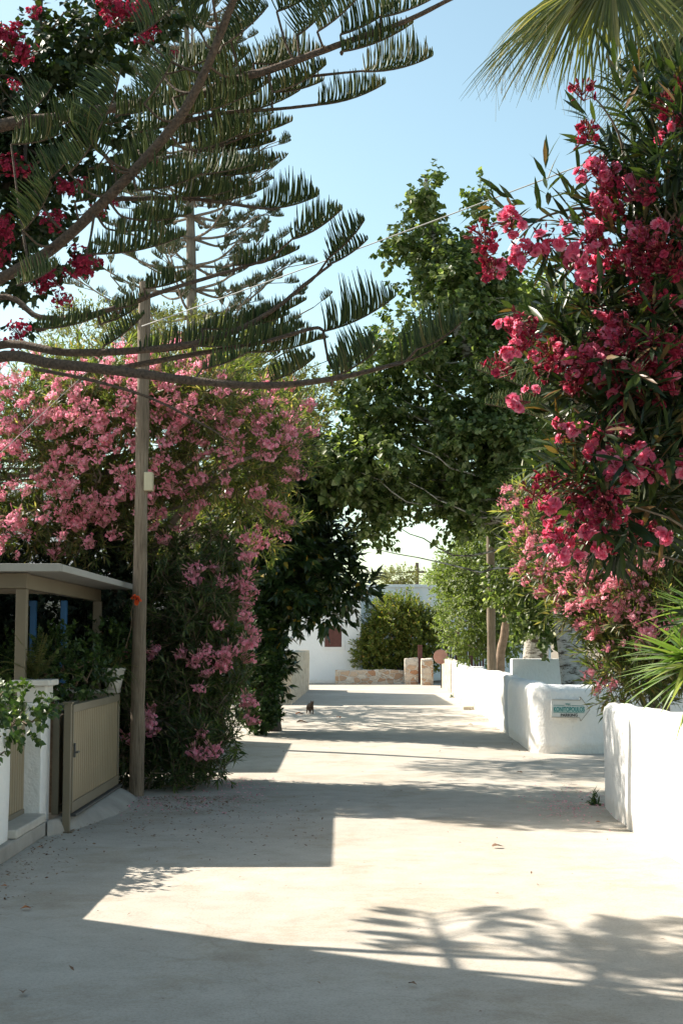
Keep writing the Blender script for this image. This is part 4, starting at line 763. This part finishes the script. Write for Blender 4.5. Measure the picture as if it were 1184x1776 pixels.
# background norfolk pine
FP = thing('norfolk_pine', 'slender tiered Norfolk pine with bare pale trunk behind the left pole', 'tree', (P(335, 1115, 28)[0], 28, 0)); tx = P(335, 1115, 28)[0]
link('trunk', npmesh('trunk', limb([(tx, 28, 0), P(333, 560, 28), P(328, 300, 28), P(322, -60, 28)], .15, .04, 10, 30)), M['greybark'], FP, True)
z = 5.6
while z < 14.5:
    L0 = np.interp(z, [5.5, 7.5, 10, 14.5], [2.6, 2.5, 1.7, .9]); st, tw = [], []; a0 = R.random() * 6.28; bx = np.interp(z, [6, 14.5], [tx, P(322, 1115, 28)[0]]); nb = 6
    for k in range(nb):
        a = a0 + 2 * math.pi * k / nb + R.normal(0, .15); L_ = L0 * R.uniform(.75, 1.1); o_ = np.array([bx, 28, z]); h = np.array([math.cos(a), math.sin(a), 0])
        sp = spline([o_, o_ + h * L_ * .5 + (0, 0, .02 * L_), o_ + h * L_ + (0, 0, L_ * .28)], 12); tw.append(tubes(sp[None], np.linspace(.035, .012, 12)[None], 5))
        for j in range(10):
            f = R.uniform(.35, 1) if j else 1; c = sp[int(f * 11)]; sd = R.choice([-1, 1]); ld = np.cross(h, UP) * sd * R.uniform(.2, .8) + h * .6 + UP * R.uniform(.05, .5); ld = nrm(ld)
            e = c + ld * R.uniform(.08, .4); s, t_ = frond(e, e + ld * R.uniform(.16, .3), R.uniform(.14, .2), UP, .02, 4, .009, 3, .7); st.append(s); tw += [t_, tubes(np.array([[c, (c + e) / 2, e]]), .008, 4)]
    bo = link('branch', npmesh('branch', tw), M['greybark'], FP, True); link('needles', npmesh('needles', st), M['pine_far'], bo, True); z += R.uniform(.42, .62)
# ------------------------------------------------------------------ bougainvillea upper left
CR = [cluster_mesh('crimson_cluster', 26, .12, .05, M['crim'], 3, 2, 0, .95) for _ in range(3)]
BB = [EB(60, 110, 110, 110, 9.8, .5), EB(50, 290, 75, 110, 9.8, .5), EB(190, 60, 120, 70, 9.8, .5), EB(150, 190, 80, 80, 9.9, .4), EB(-60, 300, 100, 250, 9.8, .5), EB(60, 410, 50, 70, 9.7, .35), EB(180, 300, 50, 60, 9.8, .3), EB(20, 470, 40, 60, 9.7, .3), EB(140, 460, 26, 26, 9.6, .2), EB(90, 510, 34, 14, 9.6, .2), EB(25, 580, 30, 16, 9.6, .2), EB(270, 30, 60, 40, 9.8, .3), EB(250, 250, 40, 40, 9.8, .2)]
BG = thing('bougainvillea', 'dark bougainvillea with crimson bracts climbing the pine at upper left', 'climber', (-3.1, 9.9, 0))
link('trunk', npmesh('trunk', limb([(-3.1, 9.25, 0), (-3.05, 9.3, 2.3), (-2.7, 9.8, 4), P(20, 300, 9.8), P(60, 120, 9.8), P(70, -40, 9.8)], .05, .02, 8, 26, .01) + limb([P(48, 400, 9.7), P(45, 250, 9.6), P(65, 100, 9.6), P(75, -30, 9.6)], .016, .010, 6, 14)), M['darkbark'], BG, True)
link('limbs', npmesh('limbs', crown_limbs([(-3.05, 9.85, 2.5), (-2.7, 9.8, 4), P(20, 300, 9.8), P(60, 60, 9.8)], BB, 40, .012, .03, .003)), M['twig'], BG, True)
link('crown', npmesh('crown', mass(ragged(BB, 5, .4, .8), 1150, 10, .062, .75, .14, ROUND, (.6, 1.4), .5, .1)), M['boug'], BG)
its = [(P(x, y, 9.35), nrm(np.array([0, -.8, .5]) + R.normal(0, .3, 3)), s) for x, y, s in [(18, 75, 1.2), (35, 95, 1.1), (10, 60, .8), (210, 15, .9), (240, 25, 1.0), (190, 40, .6), (300, 97, .5), (20, 292, .9), (5, 290, .6), (40, 295, .6), (110, 330, .8), (142, 328, .7), (10, 395, .9), (5, 420, .7), (90, 385, .8), (145, 460, 1.1), (130, 455, .6), (155, 470, .7), (95, 485, .9), (75, 490, .6), (105, 518, .7), (70, 505, .4), (35, 575, .8), (20, 595, .6), (42, 598, .5), (250, 70, .6), (25, 150, .5), (278, 285, .5), (170, 370, .6), (205, 295, .5), (180, 12, .7), (262, 60, .6), (3, 450, .7), (200, 350, .4), (60, 25, .6)]]
put_clusters(BG, CR, its, 'bract_cluster')
#%%PALM
def fan_leaf(hub, d, upn, L, nb=46, spread=2.1, droop=.5):
    """palmate leaf: folded blades radiating from the hub, their tips hanging"""
    hub = np.array(hub, float); d = nrm(np.array(d, float)); n = nrm(np.array(upn, float) - d * (np.array(upn) @ d)); x = np.cross(d, n)
    a = np.linspace(-spread, spread, nb) + R.normal(0, .02, nb); bl = np.cos(a)[:, None] * d + np.sin(a)[:, None] * x; Lb = L * (.72 + .28 * np.cos(a * .8)) * R.uniform(.88, 1.05, nb)
    K = 9; s = np.linspace(0, 1, K); ctr = hub + bl[:, None] * (Lb[:, None] * s[None])[..., None]
    ctr[..., 2] -= (droop * R.uniform(.6, 1.3, nb)[:, None] * Lb[:, None] * s[None] ** 3.0) * .6
    wd = np.interp(s, [0, .35, .6, 1], [.006, .015, .011, .001])[None, :, None] * L; tg = nrm(np.gradient(ctr, axis=1)); lt = nrm(np.cross(tg, np.broadcast_to(n, tg.shape))); nn = np.cross(lt, tg)
    V = np.stack([ctr - lt * wd + nn * wd * .7, ctr, ctr + lt * wd + nn * wd * .7], 2)
    i = np.arange(K - 1)[:, None] * 3; q = np.concatenate([np.stack([i[:, 0] + j, i[:, 0] + j + 1, i[:, 0] + j + 4, i[:, 0] + j + 3], -1) for j in (0, 1)])
    Fc = (q[None] + (np.arange(nb) * K * 3)[:, None, None]).reshape(-1, 4)
    m = 40; k = R.integers(0, nb, m); st = ctr[k, R.integers(5, 8, m)]; th = st[:, None] + np.linspace(0, 1, 5)[None, :, None] * (np.array([0, 0, -.22]) * R.uniform(.4, 1.2, (m, 1)) + R.normal(0, .03, (m, 3)))[:, None]
    return [(V.reshape(-1, 3), Fc), tubes(th, .0013, 3)]
PC = np.array([P(1235, -230, 11.5)[0], 11.5, P(1235, -230, 11.5)[2]])
PA = thing('fan_palm', 'fan palm whose hanging leaves fill the top right corner', 'palm', (PC[0] + .1, 11.5, 0))
link('trunk', npmesh('trunk', limb([(PC[0] + .1, 11.5, 0), (PC[0] + .1, 11.5, 3), PC], .2, .17, 14, 40)), M['greybark'], PA, True)
def palm_leaf(hub, d, upn, L, **k):
    o = link('frond', npmesh('frond', fan_leaf(hub, d, upn, L, **k)), M['palm'], PA)
    link('leaf_stalk', npmesh('leaf_stalk', limb([PC, (PC + hub) / 2 + (0, 0, .12), hub], .022, .012, 6, 10)), M['fern'], o, True)
palm_leaf(P(1010, -20, 10.6), (-.75, -.1, -.75), (-.4, -.6, .6), 1.08, spread=.42, nb=26, droop=.3)
palm_leaf(P(1040, -30, 10.8), (-.9, .1, -.25), (-.2, -.5, .9), 1.0, spread=.7, nb=24, droop=.9)
palm_leaf(P(1060, -50, 10.9), (-.1, -.2, -1), (-.2, -.9, .2), .95, spread=1.1, nb=48, droop=.6)
palm_leaf(P(1020, -40, 11.2), (-.35, .2, -1), (0, -1, .2), .85, spread=.8, nb=36, droop=.5)
palm_leaf(P(1090, -60, 11.3), (.25, -.2, -1), (.3, -.9, .2), .98, spread=1.0, nb=40, droop=.5)
palm_leaf(P(1215, 60, 11.0), (-.85, -.1, -.65), (-.3, -.8, .6), 1.0, spread=.8, nb=40, droop=.6)
palm_leaf(P(1200, 110, 11.4), (-.6, -.1, -.9), (-.3, -.8, .4), .9, spread=.8, nb=36, droop=.5)
palm_leaf(P(1215, -20, 11.0), (-.3, -.1, -1), (-.2, -.9, .3), .9, spread=1.0, nb=36, droop=.5)
for k in range(9):
    a = k * .7 + .2; dd = np.array([math.cos(a), math.sin(a), R.uniform(.0, .7)]); palm_leaf(PC + dd * .8, dd, (0, 0, 1), 1.0, nb=30, droop=.7)
# yucca
def swords(c, n, L, wd, temp_curve=.25, bias=None, k=7):
    u = rdir(n); u[:, 2] = u[:, 2] * .8 + .25
    if bias is not None: u = u + np.array(bias) * R.uniform(0, 1, (n, 1))
    u = nrm(u); Ls = L * R.uniform(.75, 1.1, n); s = np.linspace(0, 1, k); ctr = np.array(c) + R.normal(0, .03, (n, 1, 3)) + u[:, None] * (Ls[:, None] * s)[..., None]
    ctr[..., 2] -= temp_curve * Ls[:, None] * s[None] ** 2 * R.uniform(0, 1, (n, 1)) * (1 - np.abs(u[:, 2:3]) * .5)
    ww = np.interp(s, [0, .4, 1], [.6, 1, .03])[None, :, None] * wd; tg = nrm(np.gradient(ctr, axis=1)); lt = nrm(np.cross(tg, np.array([0, 0, 1.]) + R.normal(0, .1, (n, 1, 3)))); nn = np.cross(lt, tg)
    V = np.stack([ctr - lt * ww + nn * ww * .5, ctr, ctr + lt * ww + nn * ww * .5], 2); i = np.arange(k - 1) * 3
    q = np.concatenate([np.stack([i + j, i + j + 1, i + j + 4, i + j + 3], -1) for j in (0, 1)]); return V.reshape(-1, 3), (q[None] + (np.arange(n) * k * 3)[:, None, None]).reshape(-1, 4)
yc = P(1205, 1150, 10.4); t = thing('yucca', 'spiky green yucca leaning over the near right wall', 'yucca', (2.85, 10.5, 0))
link('trunk', npmesh('trunk', limb([(2.85, 10.5, 0), (2.8, 10.45, .8), yc], .07, .05, 10, 12)), M['greybark'], t, True)
link('rosette', npmesh('rosette', [swords(yc, 130, .60, .024, .3, (-.5, -.2, -.1)), swords(yc + (.12, .1, .35), 70, .55, .022, .3, (-.4, 0, .1))]), M['yucca'], t)
#%%LEFTPLANTS
# vine over the left wall
BV = [EB(15, 1208, 40, 34, 10.9, .25), EB(70, 1224, 34, 18, 11.2, .15), EB(2, 1250, 26, 38, 10.6, .2), EB(98, 1240, 13, 8, 11.4, .1), EB(8, 1295, 12, 22, 10.4, .1), EB(-60, 1230, 60, 60, 10.4, .3), EB(50, 1262, 22, 16, 10.9, .12)]
tree('vine', 'bright green leafy vine trailing over the left white wall', 'vine', [(-3.0, 10.7, 0), (-2.95, 10.7, .8), P(10, 1200, 10.9)], .03, .015, M['twig'], BV, mass(BV, 170, 9, .055, .72, .12, ROUND, (.6, 1.3), .8, .1, .0), M['vine'], 14)
def fern(c, n, L, label, name='fern', m=M['fern'], parent=None):
    t = thing(name, label, 'fern', c); ch = []; c = np.array(c); st = []
    for k in range(n):
        a = R.random() * 6.28; el = R.uniform(.5, 1.45); d = np.array([math.cos(a) * math.cos(el), math.sin(a) * math.cos(el), math.sin(el)]); Lk = L * R.uniform(.7, 1.1); s = np.linspace(0, 1, 26)
        p = c + d * (Lk * s)[:, None]; p[:, 2] -= Lk * .55 * s ** 2.4 * math.cos(el); p[:, :2] += np.array([math.cos(a), math.sin(a)]) * (Lk * .18 * s ** 2)[:, None]; st.append(p)
        tg = nrm(np.gradient(p, axis=0)); lt = nrm(np.cross(tg, UP)); q = np.repeat(p[3:], 2, 0); sd = np.tile([1, -1], 23)[:, None]; ll = .05 * np.sin(np.pi * np.repeat(s[3:], 2) ** .7) + .008
        ch.append(scatter(*LANCE, q, np.repeat(lt[3:], 2, 0) * sd + np.repeat(tg[3:], 2, 0) * .35, UP + R.normal(0, .2, (46, 3)), np.stack([ll * .3, ll, ll * .3], 1)))
    ch.append(tubes(np.array(st), .0025, 3)); link('fronds', npmesh('fronds', ch), m, t); return t
fern((-2.6, 12.18, 1.27), 26, .5, 'arching fern growing from the stone planter')
B = [EB(120, 1140, 45, 45, 13.6, .3), EB(155, 1175, 50, 35, 13.6, .3), EB(90, 1175, 50, 35, 13.4, .3), EB(200, 1130, 30, 40, 15.2, .3), EB(20, 1150, 40, 40, 14.5, .4)]
B = [(c + (-.12, 0, 0), r) for c, r in B]
tree('garden_shrub', 'dark leafy shrub behind the sliding gate under the canopy', 'shrub', [(-2.75, 13.7, 0), (-2.75, 13.7, .6), (-2.75, 13.6, 1.3)], .04, .02, M['twig'], B, mass(B, 420, 10, .055, .6, .12, ROUND), M['gard'], 24)
B = [EB(60, 1080, 140, 120, 17.2, .8), EB(190, 1080, 70, 140, 17.0, .6), EB(-60, 1100, 120, 140, 17, .8), EB(220, 1200, 40, 140, 16.2, .4)]
tree('garden_shrub', 'shrubs with leaves coloured as deep shade filling the garden behind the blue frame', 'shrub', [(-3.6, 17.2, 0), (-3.6, 17.2, .8), (-3.6, 17.2, 1.6)], .05, .03, M['darkbark'], B, mass(B, 3400, 10, .09, .6, .15), M['deepg'], 20)
# pot with spider plant
pc = P(200, 1196, 15.0); z0 = 1.0
t = thing('garden_wall', 'low grey wall behind the far end of the sliding gate carrying the white pot', 'wall', (-2.5, 15.15, 0))
boxes([(-2.95, 15.02, 0, -2.37, 15.2, 1.07)], 'wall', M['soil'], t, .01); boxes([(-2.98, 14.99, 1.073, -2.34, 15.23, 1.11)], 'coping', M['marble'], t, .01)
pr = [(.0, 0), (.075, 0), (.095, .1), (.115, .19), (.125, .2), (.125, .225), (.105, .225), (.1, .2), (0, .2)]; an = np.linspace(0, 2 * np.pi, 25)[:-1]
V = [(-2.40 + r * math.cos(a), 15.1 + r * math.sin(a), 1.112 + z) for r, z in pr for a in an]; Fc = [(i * 24 + j, i * 24 + (j + 1) % 24, (i + 1) * 24 + (j + 1) % 24, (i + 1) * 24 + j) for i in range(len(pr) - 1) for j in range(24)]
t = thing('flower_pot', 'round white pot with trailing strap leaves near the wooden pole', 'pot', (-2.4, 15.1, 1.112)); link('pot', npmesh('pot', [(V, Fc)]), M['potw'], t, True)
link('plant', npmesh('plant', [swords((-2.4, 15.1, 1.33), 46, .42, .009, 1.0)]), M['fern'], t)
# orange blossom by the pole
t = thing('hibiscus_sprig', 'orange red blossom on a thin twig in front of the pole', 'flower', P(232, 1100, 14.6)); q = P(236, 1040, 14.75)
OG = cluster_mesh('orange_cluster', 9, .05, .05, M['orange'], 5, 2, 2, .6); put_clusters(t, [OG], [(q, (0, -.7, .6), 1.1)], 'blossom')
link('twig', npmesh('twig', limb([(-2.5, 15.3, 1.0), P(225, 1100, 15.0), P(228, 1060, 14.8), q], .006, .003, 5, 12)), M['twig'], t)
B = [EB(215, 1120, 28, 60, 15.6, .25)]; link('leaves', npmesh('leaves', mass(B, 120, 9, .05, .5, .1)), M['ivy'], t)
# small weed and stones by the near right wall
for q_, lb in ((G(1030, 1396), 'small green weed at the foot of the near right wall'), (G(783, 1210), 'tiny yellow green weed at the foot of the cream stone wall')):
    o = link('weed', npmesh('weed', [swords(q_ + (0, 0, .01), 40, .13, .012, .3)]), M['vine']); tag(o, lb, 'weed')
q = G(811, 1231); o = plaster_wall([(q[0] - .12, q[1]), (q[0] + .12, q[1])], .1, .2, 'stone_block', M['cream'], None, .03, .02, step=.05); tag(o, 'pale stone block at the foot of the long white wall', 'stone')
#%%CAT
cq = G(538, 1238); t_ = Vector((cq[0], cq[1], 0))
def skin(name, verts, edges, rad, mat, parent=None, sub=2, root=0):
    me = bpy.data.meshes.new(name); me.from_pydata(verts, edges, []); o = bpy.data.objects.new(name, me); COL.objects.link(o); me.materials.append(mat)
    o.modifiers.new('skin', 'SKIN'); o.modifiers.new('sub', 'SUBSURF').levels = sub; o.modifiers['sub'].render_levels = sub
    for i, r in enumerate(rad): me.skin_vertices[0].data[i].radius = (r, r * 1.05) if not isinstance(r, tuple) else r
    for v in me.skin_vertices[0].data: v.use_root = False
    me.skin_vertices[0].data[root].use_root = True; o.modifiers['skin'].use_smooth_shade = True
    if parent: o.parent = parent
    return o
# body along local +x (head end); joints: pelvis, mid, chest, neck, head, nose, tail..., four legs
vs = [(-.13, 0, .21), (-.02, 0, .205), (.10, 0, .205), (.165, 0, .235), (.215, 0, .265), (.255, 0, .25),
      (-.19, 0, .19), (-.235, .01, .12), (-.26, .02, .07), (-.29, .02, .06),
      (.10, .035, .14), (.105, .038, .07), (.10, .038, .012), (.125, .038, .010), (.10, -.035, .14), (.075, -.038, .07), (.06, -.038, .012), (.085, -.038, .010),
      (-.13, .04, .15), (-.10, .042, .11), (-.15, .042, .06), (-.14, .042, .012), (-.115, .042, .010), (-.14, -.04, .15), (-.12, -.042, .11), (-.18, -.042, .06), (-.175, -.042, .012), (-.15, -.042, .010)]
es = [(0, 1), (1, 2), (2, 3), (3, 4), (4, 5), (0, 6), (6, 7), (7, 8), (8, 9), (2, 10), (10, 11), (11, 12), (12, 13), (2, 14), (14, 15), (15, 16), (16, 17), (0, 18), (18, 19), (19, 20), (20, 21), (21, 22), (0, 23), (23, 24), (24, 25), (25, 26), (26, 27)]
rd = [.058, .062, .055, .036, .040, .018, .016, .013, .012, .010, .026, .016, .012, .012, .026, .016, .012, .012, .036, .024, .014, .012, .012, .036, .024, .014, .012, .012]
# ears as extra chain
vs += [(.205, .024, .295), (.20, .030, .325), (.205, -.024, .295), (.20, -.030, .325)]; es += [(4, 28), (28, 29), (4, 30), (30, 31)]; rd += [.016, .004, .016, .004]
cat = skin('cat', vs, es, rd, M['cat'], None, 2, 0); cat.location = t_; cat.rotation_euler = (0, 0, math.radians(-76)); cat.scale = (.95, .95, .95)
tag(cat, 'small brown cat walking on the lane beside the dark rubber tree', 'cat')
#%%LITTER
def litter(n, gen, L, name, mat, label, cat):
    pts = np.array([gen() for _ in range(n)]); d = rdir(n); d[:, 2] *= .15; nn = UP + R.normal(0, .3, (n, 3)); s = L * R.uniform(.5, 1.2, n)
    pts[:, 2] = .012 + R.random(n) * .006; o = link(name, npmesh(name, [scatter(*LANCE, pts, d, nn, np.stack([s * .4, s, s * .5], 1))]), mat); tag(o, label, cat, None, 'stuff')
def g1():
    k = R.random()
    if k < .35: q = G(R.normal(330, 60), 1383 + abs(R.normal(0, 14)))
    elif k < .55: q = G(R.uniform(210, 560), R.normal(1425, 25))
    elif k < .8: f = R.random(); q = np.array([-2.42 + abs(R.normal(0, .22)), 7 + 6 * R.random(), 0])
    elif k < .9: q = np.array([R.uniform(2.3, 3.2) - abs(R.normal(0, .1)), R.uniform(14, 40), 0]); q[0] = LX(q[1]) - abs(R.normal(0, .12)) - .02
    else: q = np.array([R.uniform(-2.2, 2.3), R.uniform(5, 30), 0])
    return q
litter(1900, g1, .034, 'leaf_litter', M['litter'], 'dry brown leaf litter scattered along the road edges', 'leaf litter')
def g2():
    k = R.random()
    return G(R.normal(400, 50), 1350 + abs(R.normal(0, 22))) if k < .45 else (G(R.normal(990, 40), R.normal(1398, 14)) if k < .8 else G(R.normal(270, 60), R.normal(1395, 10)))
litter(1100, g2, .034, 'fallen_petals', M['pink2'], 'fallen pink oleander petals on the concrete', 'petals')
LF = [(54, 1578, 'oleaf', .07, 'orange dry leaf on the shaded concrete at lower left'), (12, 1540, 'oleaf', .05, 'orange red leaf at the left frame edge by the plinth'), (72, 1472, 'oleaf', .04, 'small orange leaf at the foot of the left plinth'), (853, 1471, 'litter', .10, 'curled brown leaf alone on the sunlit concrete at right'), (40, 1724, 'litter', .06, 'brown leaf at the lower left corner on shaded concrete'), (905, 1342, 'litter', .09, 'dry leaf on sunlit concrete below the arrow sign wall'), (820, 1258, 'litter', .12, 'dark leaf near the short white wall section'), (512, 1239, 'oleaf', .22, 'ochre leaf lying left of the cat'), (1040, 1428, 'oleaf', .05, 'orange leaf at the foot of the near right wall end'), (590, 1246, 'oleaf', .14, 'ochre leaf lying right of the cat'), (514, 1254, 'litter', .25, 'long dark leaf on the lane just in front of the cat'), (708, 1710, 'litter', .05, 'brown leaf in the thin sunlit streak at the bottom')]
for x, y, mk, L, lb in LF:
    q = G(x, y) + (0, 0, .012); a = R.random() * 6.28; o = link('fallen_leaf', npmesh('fallen_leaf', [scatter(ROUND[0], ROUND[1], q[None], np.array([[math.cos(a), math.sin(a) * .4, .12]]), UP[None], np.array([[L * .6, L, L * 1.6]]))]), M[mk]); tag(o, lb, 'leaf', 'single fallen leaves')
